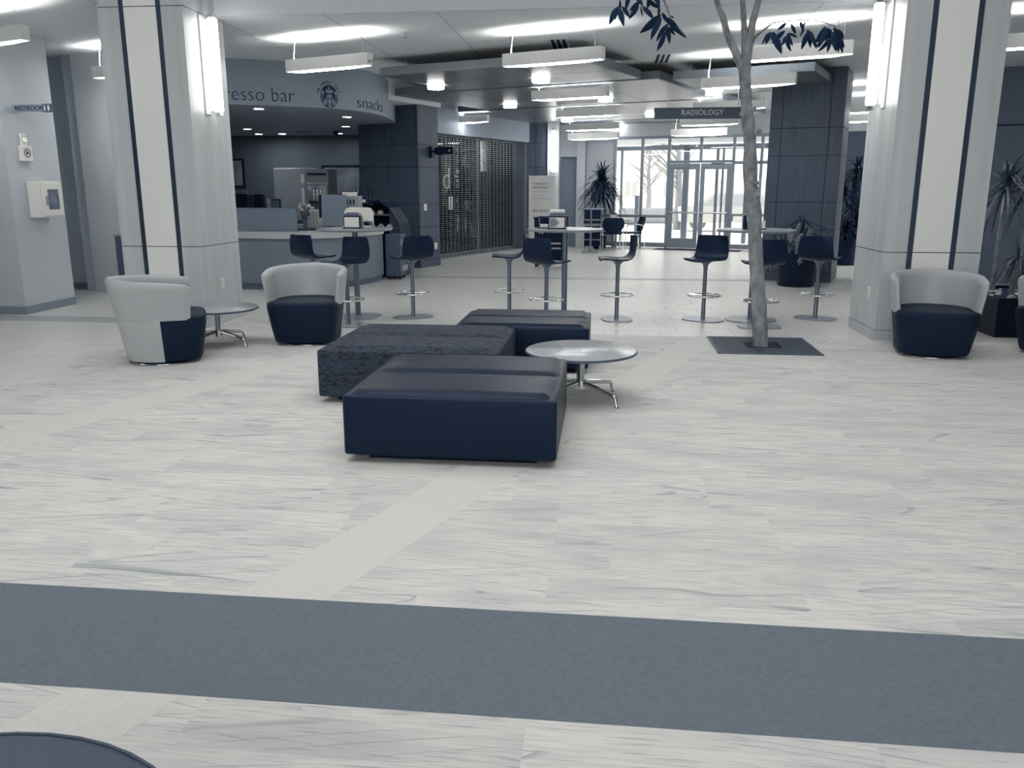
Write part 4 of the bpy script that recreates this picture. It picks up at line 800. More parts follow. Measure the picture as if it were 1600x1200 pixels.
# ================================================================== tub chairs
def tub_chair():
    o = thing('tub_chair', '', 'chair', (0, 0, 0)); 
    def sc(z): return .80 + .27 * (z / .75)
    def path(n, y_front, off):                  # plan curve of the shell, left front -> back -> right front
        R_ = .365 - off; pts = []
        yc = .0
        for i in range(n + 1):
            t = i / n
            if t < .2: pts.append((-R_, y_front + (yc - y_front) * t / .2))
            elif t > .8: pts.append((R_, yc + (y_front - yc) * (t - .8) / .2))
            else: a = math.pi - math.pi * (t - .2) / .6; pts.append((R_ * math.cos(a), yc + (R_ - .0) * math.sin(a) * 1.02))
        return pts
    def shell(y_front, z0, z1f, z1b, th, nz, nn=40, fl=None):
        mb = MB(); lay = []
        po, pi_ = path(nn, y_front, 0), path(nn, y_front, th)
        rings = []
        for j in range(nz + 1): rings.append((po, j / nz, 0.0))
        vs = []; ncol = nn + 1
        def ztop(i): 
            t = i / nn; bb = 1 - abs(t - .5) * 2; return z1f + (z1b - z1f) * (bb ** .7)
        seq = []
        for j in range(nz + 1): seq.append((po, j / nz, 0))
        seq += [(po, 1, .35), (po, 1, .7)] if True else []
        for j in range(nz, -1, -1): seq.append((pi_, j / nz, 1))
        rows_ = []
        for pp, t, k in seq:
            row = []
            for i in range(ncol):
                zt = ztop(i); z = z0 + (zt - z0) * t
                if k in (.35, .7): x = po[i][0] + (pi_[i][0] - po[i][0]) * k; y = po[i][1] + (pi_[i][1] - po[i][1]) * k; z = zt + .014
                else: x, y = pp[i]; z -= .012 * (t == 1)
                ee = min(i, ncol - 1 - i); kk = (.35, .75, .95)[ee] if ee < 3 else 1.0; mx, my = (po[i][0] + pi_[i][0]) / 2, (po[i][1] + pi_[i][1]) / 2; x = mx + (x - mx) * kk; y = my + (y - my) * kk; z = z if k == 0 and t == 0 else z - (1 - kk) * .022 * (t > .6)
                s = sc(z) ; yy = y * s + .03 * z; row.append((x * s, yy, z))
            rows_.append(row)
        for r_ in rows_: vs += r_
        m_ = len(rows_); fs = [(a * ncol + i, a * ncol + i + 1, ((a + 1) % m_) * ncol + i + 1, ((a + 1) % m_) * ncol + i) for a in range(m_) for i in range(ncol - 1)]
        fs.append(tuple(a * ncol for a in range(m_))); fs.append(tuple(a * ncol + ncol - 1 for a in range(m_))[::-1])
        return mb.add(vs, [f[::-1] for f in fs])
    up = shell(-.25, .40, .685, .745, .065, 6); part('backrest', up, SHELL, o, 50)
    lo = shell(.07, .035, .42, .42, .03, 4); part('rear_shell', lo, SHELL, o, 50)
    # seat block: rounded plan tapering towards the floor
    plan = []
    for i in range(48):
        a = 2 * math.pi * i / 48; c, s = math.cos(a), math.sin(a); e = .5 if s < 0 else .95
        x = math.copysign(abs(c) ** (.42 if s < 0 else .95), c) * .352; y = math.copysign(abs(s) ** (.42 if s < 0 else .95), s) * (.36 if s < 0 else .33); plan.append((x, y))
    sm = MB(); vs = []; lev = [(.035, .80), (.06, .83), (.2, .90), (.36, .965), (.405, .97), (.425, .945), (.432, .9), (.436, .5), (.436, .02)]
    for z, k in lev: vs += [(x * k, y * k, z) for x, y in plan]
    nP = len(plan); fs = [(j * nP + i, j * nP + (i + 1) % nP, (j + 1) * nP + (i + 1) % nP, (j + 1) * nP + i) for j in range(len(lev) - 1) for i in range(nP)]
    fs.append(tuple(range(nP))[::-1]); fs.append(tuple(range((len(lev) - 1) * nP, len(lev) * nP)))
    part('seat', sm.add(vs, fs), FABD, o, 50)
    part('base_ring', MB().cyl((0, .0), .255, 0, .036, 32), BLKM, o); part('chrome_trim', MB().torus((0, 0, .006), .262, .006, 40, 6), CHROME, o, 60)
    return o
tc0 = tub_chair()
c1 = atz(240, 571); tc0.location = (c1.x - .02, c1.y + .27, 0); tc0.rotation_euler[2] = math.radians(117); tc0.scale = (1.08, 1.08, 1.03); tc0['label'] = 'grey and black tub chair seen from behind beside the tiled floor edge'
p = atz(468, 541); dup(tc0, (p.x, p.y + .30, 0), math.radians(8), 'pale grey and black tub chair facing forward in front of the bar stools')
p = atz(1466, 562); dup(tc0, (p.x + .03, p.y + .31, 0), math.radians(-12), 'grey and black tub chair in front of the column beside the planter')
p = atz(1598, 556); dup(tc0, (p.x + .42, p.y + .1, 0), math.radians(-60), 'grey and black tub chair next to the black planter box')

# ================================================================== bar tables and stools
def bar_table():
    o = thing('bar_table', '', 'table', (0, 0, 0)); h = 1.085
    part('tabletop', MB().lathe([(.43, h - .03), (.45, h - .024), (.455, h - .012), (.45, h)], 48), mat('bar_laminate', 130, .28, .25), o, 40); part('mount_plate', MB().cyl((0, 0), .15, h - .04, h - .03, 20), BLKM, o)
    part('pole', MB().cyl((0, 0), .034, .02, h - .04, 18), STOOLP, o, 40); part('base', MB().lathe([(.30, 0), (.303, .006), (.295, .014), (.06, .022), (.05, .03)], 40), STAIN, o, 30); return o
def bar_stool():
    o = thing('bar_stool', '', 'stool', (0, 0, 0)); hs = .735
    plan = [(math.copysign(abs(math.cos(2 * math.pi * i / 32)) ** .7, math.cos(2 * math.pi * i / 32)) * .245, math.copysign(abs(math.sin(2 * math.pi * i / 32)) ** .7, math.sin(2 * math.pi * i / 32)) * .185) for i in range(32)]
    part('base', MB().prism(plan, 0, .014), STAIN, o); part('post', MB().lathe([(.03, .014), (.025, .03), (.024, .60), (.03, .66), (.055, .69), (.09, .712)], 16), STOOLP, o, 50)
    part('footrest', MB().torus((0, 0, .30), .195, .010, 36, 8).tube([(-.195, 0, .30), (.195, 0, .30)], .009, 6), CHROME, o, 60)
    # one-piece shell: seat running up into the back
    prof = [(-.215, hs - .012), (-.205, hs), (-.12, hs - .004), (0, hs - .014), (.09, hs - .012), (.14, hs + .01), (.172, hs + .05), (.19, hs + .11), (.203, hs + .19), (.212, hs + .26), (.214, hs + .272)]
    wid = [.165, .195, .21, .215, .215, .214, .212, .208, .20, .185, .165]; nx = 10
    def surf(off):
        rows = []
        for (y, z), w_ in zip(prof, wid):
            row = []
            for i in range(nx + 1):
                t = i / nx * 2 - 1; cup = t * t; up_ = (z - hs) / .27; up_ = max(0, min(1, up_))
                row.append((t * w_, y - cup * .045 * up_ + off * up_, z + cup * .018 * (1 - up_) - off * (1 - up_) * 1.0))
            rows.append(row)
        return rows
    A, B = surf(0), surf(.016); n1 = nx + 1; vs = [p for r_ in A for p in r_] + [p for r_ in B for p in r_]; m_ = len(A) * n1; fs = []
    for j in range(len(A) - 1):
        for i in range(nx):
            fs.append((j * n1 + i, j * n1 + i + 1, (j + 1) * n1 + i + 1, (j + 1) * n1 + i)); fs.append((m_ + j * n1 + i, m_ + (j + 1) * n1 + i, m_ + (j + 1) * n1 + i + 1, m_ + j * n1 + i + 1))
    for j in range(len(A) - 1):
        fs.append((j * n1, (j + 1) * n1, m_ + (j + 1) * n1, m_ + j * n1)); fs.append((j * n1 + nx, m_ + j * n1 + nx, m_ + (j + 1) * n1 + nx, (j + 1) * n1 + nx))
    e = (len(A) - 1) * n1
    for i in range(nx): fs.append((i, m_ + i, m_ + i + 1, i + 1)); fs.append((e + i, e + i + 1, m_ + e + i + 1, m_ + e + i))
    part('seat_shell', MB().add(vs, fs), STOOLM, o, 60); return o
bt0 = bar_table(); bs0 = bar_stool()
tp = [atz(560, 495), Vector((-.50, 10.16, 0)), atz(1172, 500)]
bt0.location = tp[0]; bt0['label'] = 'round bar table before the espresso counter, with a napkin dispenser'
dup(bt0, tp[1], 0, 'round bar table with a napkin dispenser before the sandwich board'); dup(bt0, tp[2], 0, 'round bar table right behind the tree trunk')
def face(deg): return math.radians(deg + 90)       # local front is -Y
st = [((-3.62, 10.08), 60, 'black shell bar stool farthest from the grille, at the table before the espresso counter'), (tuple(atz(545, 508))[:2], 245, 'bar stool turned with its seat to the tub chair, before the espresso counter'), (tuple(atz(646, 496))[:2], 130, 'bar stool seen from behind in front of the wood pier'),
      ((-1.2, 10.38), 186, 'bar stool in profile between the rolling grille and the middle bar table'), ((-.68, 9.62), 56, 'black bar stool seen from behind in front of the sandwich board'), (tuple(atz(963, 499))[:2], 188, 'bar stool in profile in front of the glazed entrance'),
      (tuple(atz(1098, 500))[:2], 240, 'bar stool facing outward beside the tree, in front of the entrance doors'), (tuple(atz(1186, 511))[:2], 97, 'black bar stool seen from behind directly behind the tree trunk'), (tuple(atz(1273, 498))[:2], 58, 'black bar stool in front of the potted plant and dark wood column')]
for i, ((x, y), dg, lb) in enumerate(st):
    if i == 0: bs0.location = (x, y, 0); bs0.rotation_euler[2] = face(dg); bs0['label'] = lb; bs0['group'] = 'bar stools'
    else: dup(bs0, (x, y, 0), face(dg), lb)
# napkin dispensers and small things on the tables
def dispenser(label, x, y, z, rz=0, s=1.0):
    o = thing('napkin_dispenser', label, 'dispenser', (x, y, z), rz); part('body', MB().rbox(-.105, .105, -.06, .06, .006, .15, .012, 2), BLACK, o); part('base', MB().box(-.115, .115, -.07, .07, 0, .01), BLACK, o)
    part('front_card', MB().box(-.09, .09, -.064, -.06, .015, .135), PAPER, o); part('lid', MB().prism([(-.10, .15), (.10, .15), (.085, .175), (.05, .188), (-.05, .188), (-.085, .175)], -.055, .055, Matrix.Rotation(math.pi / 2, 4, 'X')), SIGNG, o); return o
dispenser('black napkin dispenser with a plain white card on the table before the espresso counter', tp[0].x, tp[0].y - .05, 1.085)
o = dispenser('black napkin dispenser with an arrow-shaped card on the middle bar table', tp[1].x - .09, tp[1].y - .08, 1.085)
part('arrow_print', MB().prism([(-.088, .02), (-.02, .02), (.03, .075), (-.02, .13), (-.088, .13)], .064, .0655, Matrix.Rotation(math.pi / 2, 4, 'X') ), PRINTG, o); part('round_mark', MB().torus((0, 0, 0), .025, .003, 20, 5), PRINTD, o); r_ = o.children[-1]; r_.rotation_euler = (math.pi / 2, 0, 0); r_.location = (-.045, -.066, .075)
part('napkins', MB().rbox(-.09, .09, -.05, .05, .185, .225, .012, 2), PAPER, o)
o = thing('sugar_caddy', 'dark open caddy with packets on the middle bar table', 'caddy', (tp[1].x - .26, tp[1].y + .05, 1.085)); part('tray', MB().box(-.07, .09, -.05, .05, 0, .012).box(-.07, -.05, -.05, .05, .012, .12).box(.07, .09, -.05, .05, .012, .06), BLACK, o); part('packets', MB().box(-.04, .06, -.035, .035, .012, .05), PAPER, o)
o = thing('menu_holder', 'dark menu holder with white cards on the table behind the tree', 'menu holder', (tp[2].x - .02, tp[2].y - .05, 1.085)); part('stand', MB().box(-.14, .12, -.03, .03, 0, .012).box(-.14, -.08, -.02, .02, .012, .16), BLACK, o); part('card', MB().box(-.1, -.085, -.012, .012, .13, .22), PAPER, o); part('box', MB().box(.08, .11, -.02, .02, .012, .1), PAPER, o)

# ================================================================== far tables and chairs by the entrance
p = atz(922, 395); ft = dup(bt0, (p.x, p.y, 0), 0, 'small bar table far back beside the dracaena'); ft.scale = (.72, .72, 1.0)
o = thing('bar_chair', 'black square-backed bar chair far back beside the dracaena', 'chair', (p.x + .03, p.y + .55, 0)); part('seat', MB().rbox(-.22, .22, -.2, .2, .70, .76, .02, 2), BLACK, o); part('backrest', MB().rbox(-.21, .21, .17, .21, .80, 1.06, .015, 2), BLACK, o); part('skirt', MB().box(-.2, .2, .1, .12, .12, .62), BLKM, o)
for sx in (-.2, .2):
    for sy in (-.18, .18): part('leg', MB().tube([(sx, sy, .7), (sx * 1.15, sy * 1.15, 0)], .014, 6), CHROME, o)
part('footrail', MB().tube([(-.22, -.2, .3), (.22, -.2, .3)], .01, 6), CHROME, o)
def arm_chair(label, loc, rz):
    o = thing('arm_chair', label, 'chair', loc, rz); part('seat', MB().rbox(-.24, .24, -.24, .22, .41, .46, .02, 2), BLACK, o)
    vs = []; 
    for j in range(6):
        for i in range(9):
            t = i / 8 * 2 - 1; z = .46 + .075 * j; k = [.16, .23, .27, .28, .27, .22][j]; vs.append((t * k, .25 + .02 * j - .05 * t * t, z))
    n_ = len(vs); vs += [(x, y + .02, z) for x, y, z in vs]; fs = []
    for j in range(5):
        for i in range(8): a = j * 9 + i; fs += [(a, a + 1, a + 10, a + 9), (n_ + a, n_ + a + 9, n_ + a + 10, n_ + a + 1)]
    for j in range(5): fs += [(j * 9, j * 9 + 9, n_ + j * 9 + 9, n_ + j * 9), (j * 9 + 8, n_ + j * 9 + 8, n_ + j * 9 + 17, j * 9 + 17)]
    for i in range(8): fs += [(i, n_ + i, n_ + i + 1, i + 1), (45 + i, 46 + i, n_ + 46 + i, n_ + 45 + i)]
    part('backrest', MB().add(vs, fs), BLACK, o, 60)
    for sx in (-1, 1):
        part('arm', MB().tube([(sx * .27, .25, .62), (sx * .30, .05, .66), (sx * .29, -.2, .64)], .018, 8), STEEL, o, 60)
        part('leg', MB().tube([(sx * .29, -.2, .64), (sx * .27, -.24, 0)], .012, 6), CHROME, o); part('leg', MB().tube([(sx * .26, .24, .62), (sx * .26, .3, 0)], .012, 6), CHROME, o)
    return o
q1 = atz(950, 391); arm_chair('black armchair with metal arms seen from behind near the entrance', (q1.x + .08, q1.y, 0), math.pi + .15)
q2 = atz(978, 389.5); arm_chair('black armchair with metal arms in profile against the entrance glazing', (q2.x + .12, q2.y, 0), math.radians(-75))
q3 = atz(962, 388); o = thing('cafe_table', 'square cafe table with steel leg near the entrance', 'table', (q3.x, q3.y + .25, 0)); part('tabletop', MB().rbox(-.38, .38, -.3, .3, .72, .745, .008, 2), mat('cafe_top', 170, .45, .3), o); part('pole', MB().cyl((0, 0), .03, .02, .72, 12), STEEL, o); part('base', MB().lathe([(.24, 0), (.24, .012), (.04, .03)], 24), STEEL, o)
dispenser('black napkin dispenser on the cafe table near the entrance', q3.x - .08, q3.y + .2, .745)

# ================================================================== tree in the floor grate
TY = 8.47
tb = atz(1188, 542); tree = thing('indoor_tree', 'slender pale-barked indoor tree with drooping leaves growing from a floor grate', 'tree', (tb.x, tb.y, 0))
def tp_(x, y, dy=0.0): q_ = aty(x, y, TY + dy); return Vector((q_.x - tb.x, q_.y - tb.y, q_.z))
trunk = [(1188, 545, 11.2), (1187, 500, 11), (1184, 450, 10.5), (1181, 400, 10.2), (1179, 360, 10), (1178, 330, 10.5), (1173, 290, 10), (1172, 250, 10), (1172, 225, 8.6), (1169, 190, 8.6), (1166, 160, 8), (1164, 125, 8), (1163, 105, 8)]
rn = random.Random(9); path_, rad_ = [], []
sub = spline([(a, b) for a, b, c in trunk], 4); rr = spline([(c, 0) for a, b, c in trunk], 4)
for i, s_ in enumerate(sub): v_ = tp_(s_.x, s_.y); path_.append(v_); rad_.append(rr[i].x / 150 * (1 + rn.uniform(-.05, .07)))
path_[0].z = 0.0
part('trunk', MB().tube(path_, rad_, 14), BARK, tree, 80)
kn = MB()
for x, y in ((1176, 262), (1181, 286), (1174, 282), (1173, 310), (1184, 305), (1174, 212), (1178, 170), (1160, 178), (1185, 325), (1174, 375), (1186, 205)):
    c_ = tp_(x, y, -.055); kn.lathe([(.028, 0), (.026, .012), (.014, .02), (.003, .014)], 10, Matrix.Translation(c_) @ Matrix.Rotation(math.pi / 2, 4, 'X') @ Matrix.Scale(1, 4))
part('knots', kn, BARK, tree, 60)
def branch(pts, r0, r1, nm='branch'):
    sp = spline([(a, b) for a, b, *c in pts], 4); dz = spline([((c[0] if c else 0), 0) for a, b, *c in pts], 4); n_ = len(sp)
    part(nm, MB().tube([tp_(p_.x, p_.y, dz[i].x) for i, p_ in enumerate(sp)], [r0 + (r1 - r0) * i / (n_ - 1) for i in range(n_)], 8), BARK if r0 > .012 else LEAF, tree, 70)
branch([(1162, 112), (1156, 98), (1146, 75), (1136, 52), (1130, 28), (1121, 5), (1108, -60, -.2), (1085, -160, -.5)], .042, .018)
branch([(1163, 112), (1164, 80), (1163, 45), (1161, 10), (1158, -60, .1), (1165, -190, .3)], .036, .018)
branch([(1165, 112), (1170, 70), (1176, 35), (1184, 5), (1196, -50, -.1), (1230, -150, -.2)], .045, .018)
branch([(1174, 70), (1180, 58), (1192, 48), (1207, 36)], .016, .006)
branch([(1207, 36), (1240, 32), (1280, 33), (1305, 42)], .005, .003, 'twig')
branch([(1025, -40), (1034, -10), (1042, 12), (1048, 28), (1058, 40), (1070, 55)], .014, .004, 'twig')
branch([(1090, -165, -.5), (1050, -110, -.35), (1025, -40)], .02, .014); branch([(970, -30), (968, 5), (966, 14)], .006, .003, 'twig'); branch([(1025, -40), (1000, -45), (970, -30)], .01, .006, 'twig'); branch([(1003, -40), (1003, 0), (1001, 12)], .006, .003, 'twig')
lf = MB(); nL = 8; lvs = []
for i in range(nL + 1):
    t = i / nL; wd_ = .15 * math.sin(math.pi * min(1, t * .93 + .05)) ** .8 * (1 - .25 * t); lvs += [(-wd_, -.06 * math.sin(math.pi * t) + .02, -t), (0, -.06 * math.sin(math.pi * t), -t), (wd_, -.06 * math.sin(math.pi * t) + .02, -t)]
lf.add(lvs, [(i * 3 + k, i * 3 + k + 1, (i + 1) * 3 + k + 1, (i + 1) * 3 + k) for i in range(nL) for k in range(2)]); leaf_me = lf.mesh('leaf', 60); leaf_me.materials.append(LEAF)
def leaf(x0, y0, x1, y1, roll=None, dy=None):
    dy = rn.uniform(-.12, .12) if dy is None else dy; a, b = tp_(x0, y0, dy), tp_(x1, y1, dy + rn.uniform(-.05, .05)); d = b - a; L = d.length
    o = link('leaf', leaf_me, None, tree, loc=a); zz = -d.normalized(); yy = Vector((0, 1, 0)); xx = yy.cross(zz).normalized(); yy = zz.cross(xx); qd = Matrix((xx, yy, zz)).transposed().to_quaternion(); o.rotation_mode = 'QUATERNION'
    from mathutils import Quaternion
    o.rotation_quaternion = qd @ Quaternion((0, 0, 1), rn.uniform(-.8, .8) if roll is None else roll); o.scale = (L * 1.25, L * 1.1, L * 1.1)
LV = [(963, 12, 953, 36), (967, 12, 974, 38), (965, 10, 961, 29), (972, 10, 983, 26), (970, 2, 966, 20), (998, 8, 984, 28), (1001, 12, 1003, 24), (1004, 10, 1020, 28), (1000, 2, 985, 16), (992, -6, 1004, 8), (1010, -2, 1028, 12), (1018, -8, 1030, 6), (1030, 8, 1028, 28), (1033, 24, 1003, 49), (1033, 28, 1018, 59), (1044, 36, 1027, 62), (1041, 40, 1046, 66), (1040, 50, 1028, 77), (1043, 28, 1062, 52), (1046, 24, 1053, 28), (1044, 42, 1054, 54), (1056, 46, 1071, 58), (1034, 20, 1045, 36), (985, -12, 978, 14), (1016, -10, 1012, 12), (1026, -10, 1030, 12)]
LV += [(1199, 52, 1191, 69), (1203, 50, 1197, 68), (1203, 50, 1207, 63), (1207, 50, 1220, 81), (1226, 48, 1208, 66), (1229, 36, 1216, 46), (1236, 38, 1243, 52), (1229, 56, 1222, 70), (1228, 60, 1235, 79), (1230, 52, 1238, 70), (1232, 52, 1245, 58), (1250, 34, 1256, 48), (1258, 34, 1253, 46), (1256, 42, 1251, 56), (1262, 50, 1253, 75), (1262, 46, 1266, 72), (1266, 52, 1275, 74), (1264, 48, 1272, 60), (1290, 42, 1275, 66), (1292, 44, 1280, 72), (1296, 44, 1277, 72), (1298, 60, 1280, 79), (1298, 58, 1293, 80), (1302, 44, 1316, 55), (1304, 48, 1318, 72), (1300, 50, 1306, 78), (1306, 52, 1316, 80), (1308, 56, 1310, 80), (1300, 46, 1290, 64), (1296, 46, 1300, 68), (1304, 44, 1312, 66), (1288, 48, 1284, 62), (1305, 42, 1302, 60), (1310, 46, 1318, 60)]
for a in LV: leaf(*a)
for i in range(90):                                # crown above the picture
    x = rn.uniform(960, 1330); y = rn.uniform(-330, -20); leaf(x, y, x + rn.uniform(-12, 12), y + rn.uniform(18, 32), None, rn.uniform(-.9, .45))
for i in range(14):
    x = 970 + i * 25; branch([(1150 + (x - 1150) * .3, -140, 0), (1150 + (x - 1150) * .7, -220, rn.uniform(-.5, .3)), (x, -60 - 15 * (i % 5), rn.uniform(-.6, .35))], .014, .004, 'twig')
# grate
gx0, gx1, gy0, gy1 = 1.09, 2.08, 8.03, 8.965
gt = thing('tree_grate', 'dark perforated square floor grate around the tree trunk', 'grate', ((gx0 + gx1) / 2, (gy0 + gy1) / 2, .006)); a, b = (gx1 - gx0) / 2, (gy1 - gy0) / 2
part('frame', MB().box(-a, a, -b, -b + .02, 0, .010).box(-a, a, b - .02, b, 0, .010).box(-a, -a + .02, -b, b, 0, .010).box(a - .02, a, -b, b, 0, .010).box(-.008, .008, -b, -.14, 0, .0095).box(-.008, .008, .14, b, 0, .0095), GRATE, gt)
part('under_plate', MB().box(-a + .02, a - .02, -b + .02, b - .02, 0, .002), BLKM, gt)
sl = MB(); y = -b + .03
while y < b - .03:
    if abs(y + 0.02) < .13: sl.box(-a + .02, -.17, y, y + .010, 0, .009).box(.17, a - .02, y, y + .010, 0, .009)
    else: sl.box(-a + .02, a - .02, y, y + .010, 0, .009)
    y += .019
x = -a + .03
while x < a - .03:
    if abs(x) > .17: sl.box(x, x + .008, -b + .02, b - .02, 0, .009)
    else: sl.box(x, x + .008, -b + .02, -.14, 0, .009).box(x, x + .008, .14, b - .02, 0, .009)
    x += .024
part('grate_bars', sl, GRATE, gt, kind='stuff'); part('collar', MB().box(-.17, .17, -.14, -.13, 0, .012).box(-.17, .17, .13, .14, 0, .012).box(-.17, -.16, -.14, .14, 0, .012).box(.16, .17, -.14, .14, 0, .012), BLKM, gt)

# ================================================================== potted plants
def strap_plant(label, loc, stems, m, potw=.22, poth=.35, seed=1, nleaf=46, L=.62, wdt=.016, pot=True, name='potted_dracaena', stemm=BARK, droop=1.0, spread=.2):
    rnd = random.Random(seed); o = thing(name, label, 'plant', loc); base = 0
    if pot:
        part('pot', MB().lathe([(potw * .8, 0), (potw, .03), (potw * 1.12, poth), (potw * 1.12, poth + .02), (potw * 1.0, poth + .02), (potw * .95, poth - .04)], 26), POT, o, 50); part('soil', MB().cyl((0, 0), potw * .97, poth - .05, poth - .035, 20), SOIL, o); base = poth - .04
    for (dx, dy, h, lean) in stems:
        top = Vector((dx + lean, dy, h)); part('stem', MB().tube([(dx, dy, base), (dx + lean * .3, dy, base + (h - base) * .5), top], [.03, .026, .022], 8), stemm, o, 60)
        f = MB()
        for i in range(nleaf):
            a = rnd.uniform(0, 6.283); e = rnd.uniform(-.25, 1.45); l = L * rnd.uniform(.65, 1.1); d = Vector((math.cos(a) * math.cos(e), math.sin(a) * math.cos(e), math.sin(e))); side = Vector((-math.sin(a), math.cos(a), 0)); vs = []; p_ = top + Vector((0, 0, rnd.uniform(-spread, .04))); n_ = 6
            for k in range(n_ + 1):
                t = k / n_; c_ = p_ + d * l * t + Vector((0, 0, -droop * .75 * l * t * t * (1 - .55 * max(0, math.sin(e))))); ww = wdt * (1 - t) ** .6 * min(1, .5 + 3 * t) + .001; vs += [c_ - side * ww, c_ + side * ww]
            f.add(vs, [(2 * k, 2 * k + 1, 2 * k + 3, 2 * k + 2) for k in range(n_)])
        part('foliage', f, m, o, 60, kind='stuff')
    return o
p = aty(935, 392, 21.9); strap_plant('tall dark dracaena in a black pot against the entrance glazing', (p.x + .02, 22.45, 0), [(0, 0, zat(938, 278, 22.45), .03)], LEAFD, .17, .32, 3, 190, .82, .03, droop=1.15, spread=.5)
# broad-leaved plant before the dark wood column
p = atz(1236, 443); o = thing('potted_plant', 'bushy broad-leaved plant in a black pot before the dark wood column', 'plant', (p.x, p.y - .32, 0))
part('pot', MB().lathe([(.27, 0), (.29, .02), (.33, .50), (.34, .54), (.30, .54), (.28, .48)], 28), POT, o, 50); part('soil', MB().cyl((0, 0), .285, .46, .48, 20), SOIL, o)
bl_me = MB(); vs = []
for i in range(9):
    t = i / 8; ww = .19 * math.sin(math.pi * (t * .92 + .06)) ** .75; vs += [(-ww, t * .0 + .04, -t), (0, -.02, -t), (ww, .04, -t)]
bl_me.add(vs, [(i * 3 + k, i * 3 + k + 1, (i + 1) * 3 + k + 1, (i + 1) * 3 + k) for i in range(8) for k in range(2)]); bl_me = bl_me.mesh('leaf', 60); bl_me.materials.append(LEAFV); rnd = random.Random(11); stm = MB()
for i in range(64):
    a = rnd.uniform(0, 6.283); r_ = rnd.uniform(.12, .46); z = rnd.uniform(.55, 1.02) if r_ < .3 else rnd.uniform(.36, .92); q_ = Vector((math.cos(a) * r_, math.sin(a) * r_ * .8, z)); stm.tube([(0, 0, .47), Vector((q_.x * .4, q_.y * .4, z + .12)), q_ + Vector((0, 0, .02))], .005, 4)
    l_ = link('leaf', bl_me, None, o, loc=q_); s_ = rnd.uniform(.18, .30); l_.scale = (s_, s_, s_); l_.rotation_euler = (rnd.uniform(-.25, .45), rnd.uniform(-.5, .5), a + math.pi / 2 + rnd.uniform(-.4, .4))
part('stems', stm, LEAFD, o)
# dark planting between the wood column and the white column
for i, (x, Y, hs, sd) in enumerate(((1317, 18.3, (1.5, 1.95), 5), (1335, 19.4, (1.2, 1.75), 6), (1353, 20.5, (1.4, 2.1), 7))):
    xx = aty(x, 400, Y).x; strap_plant(['dense dark plant in a black pot behind the dark wood column', 'dense dark plant in a black pot between the two columns', 'dense dark plant in a black pot half hidden by the white column'][i], (xx, Y, 0), [(-.1, .05, hs[0], 0), (.1, 0, hs[1], .05), (0, -.1, .8, 0)], LEAFD, .3, .5, sd, 100, .5, .026, stemm=LEAFD)
# planter with dracaenas on the right
pl = thing('planter_box', 'long black planter box beside the column', 'planter', (5.15, 9.97, 0)); hp = zat(1545, 466, 9.32)
part('box', MB().box(-1.0, 1.0, -.65, -.62, 0, hp).box(-1.0, 1.0, .62, .65, 0, hp).box(-1.0, -.97, -.62, .62, 0, hp).box(.97, 1.0, -.62, .62, 0, hp).box(-.97, .97, -.62, .62, 0, .05), POT, pl); part('soil', MB().box(-.97, .97, -.62, .62, hp - .08, hp - .03), SOIL, pl)
peb = MB(); rnd = random.Random(8)
for i in range(120):
    x, y, r_ = rnd.uniform(-.92, .92), rnd.uniform(-.58, .5), rnd.uniform(.02, .04); peb.lathe([(r_ * .5, -r_ * .3), (r_, 0), (r_ * .7, r_ * .5), (.003, r_ * .6)], 7, Matrix.Translation((x, y, hp - .025)))
part('pebbles', peb, CUP, pl, 60, kind='stuff')
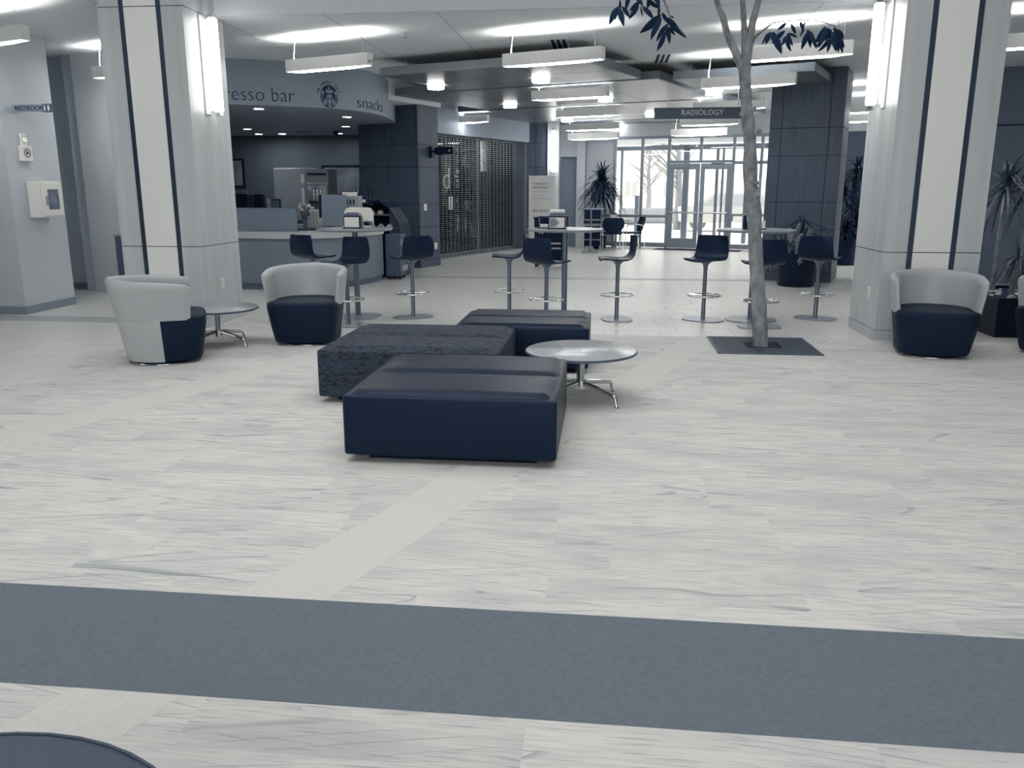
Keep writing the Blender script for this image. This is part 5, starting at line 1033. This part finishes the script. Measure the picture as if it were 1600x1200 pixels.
for lb, x, y, h, sd, ln in (('thinner dracaena with drooping leaves in the black planter box', 1558, 280, 0, 21, 0), ('taller dracaena with a thick leaning stem in the black planter box', 1592, 258, 0, 22, .12)):
    q_ = aty(x - 6, 440, 10.4); zt = zat(x, y, 10.4); strap_plant(lb, (q_.x, 10.4, hp - .035), [(0, 0, zt - hp, ln)], LEAFG, seed=sd, nleaf=90, L=.62, wdt=.018, pot=False, name='dracaena', droop=1.25)
# lower leafy stems inside the planter
for i in range(3):
    q_ = Vector((4.45 + i * .45, 9.72, hp - .035)); strap_plant('young dracaena shoot among the pebbles of the planter', q_, [(0, 0, .45 + .15 * i, .03)], LEAFG, seed=30 + i, nleaf=40, L=.42, wdt=.013, pot=False, name='dracaena_shoot', droop=1.2)
    bpy.data.objects[[ob.name for ob in bpy.data.objects if ob.name.startswith('dracaena_shoot')][-1]]['group'] = 'young shoots in the planter'
# shop interior behind the grille
Ms = lambda u, v, z=0: g2(-10.4 + u, 16.6 + v, z)
o = thing('shop_counter', 'dark service counter inside the closed shop', 'counter', Ms(-1.35, 2.1), -TH); part('body', MB().box(-.3, .3, -.3, .6, 0, .9), SIGND, o); part('top', MB().box(-.34, .34, -.34, .64, .9, .94), WALLD, o); part('notice', MB().box(.345, .35, .0, .22, .95, 1.2), PAPER, o)
o = thing('shop_bench', 'pale low bench inside the closed shop', 'bench', Ms(-.75, .6), -TH); part('seat', MB().box(-.25, .25, -.3, 1.4, .36, .42), WALL, o)
for v_ in (-.25, 1.3): part('leg', MB().box(-.22, .22, v_, v_ + .05, 0, .36), STEEL, o)
strap_plant('small palm standing inside the closed shop', Ms(-.75, -.4), [(0, 0, 1.6, .03)], LEAFD, .16, .3, 44, 60, .5, .02, name='shop_palm')
o = thing('shop_poster', 'pale notice sheet on the glass of the closed shop', 'notice', Ms(-.27, .12, 1.08), -TH); part('sheet', MB().box(0, .004, -.08, .10, 0, .3), PAPER, o); part('tape', MB().box(.004, .006, -.02, .04, .28, .31), STEEL, o)
for v_ in (-.3, 1.0, 2.3):  # added fill lamps, only there to brighten the shop behind the grille
    q_ = Ms(-.8, v_, 2.72); o = thing('shop_fill_light', 'added round fill light in the ceiling of the closed shop', 'ceiling light', q_, 0, 'added fill lights inside the closed shop'); part('trim_ring', MB().torus((0, 0, -.004), .085, .012, 24, 6), WHITE, o, 60); part('lens', MB().cyl((0, 0), .075, -.006, -.001, 20), LAMPC, o)
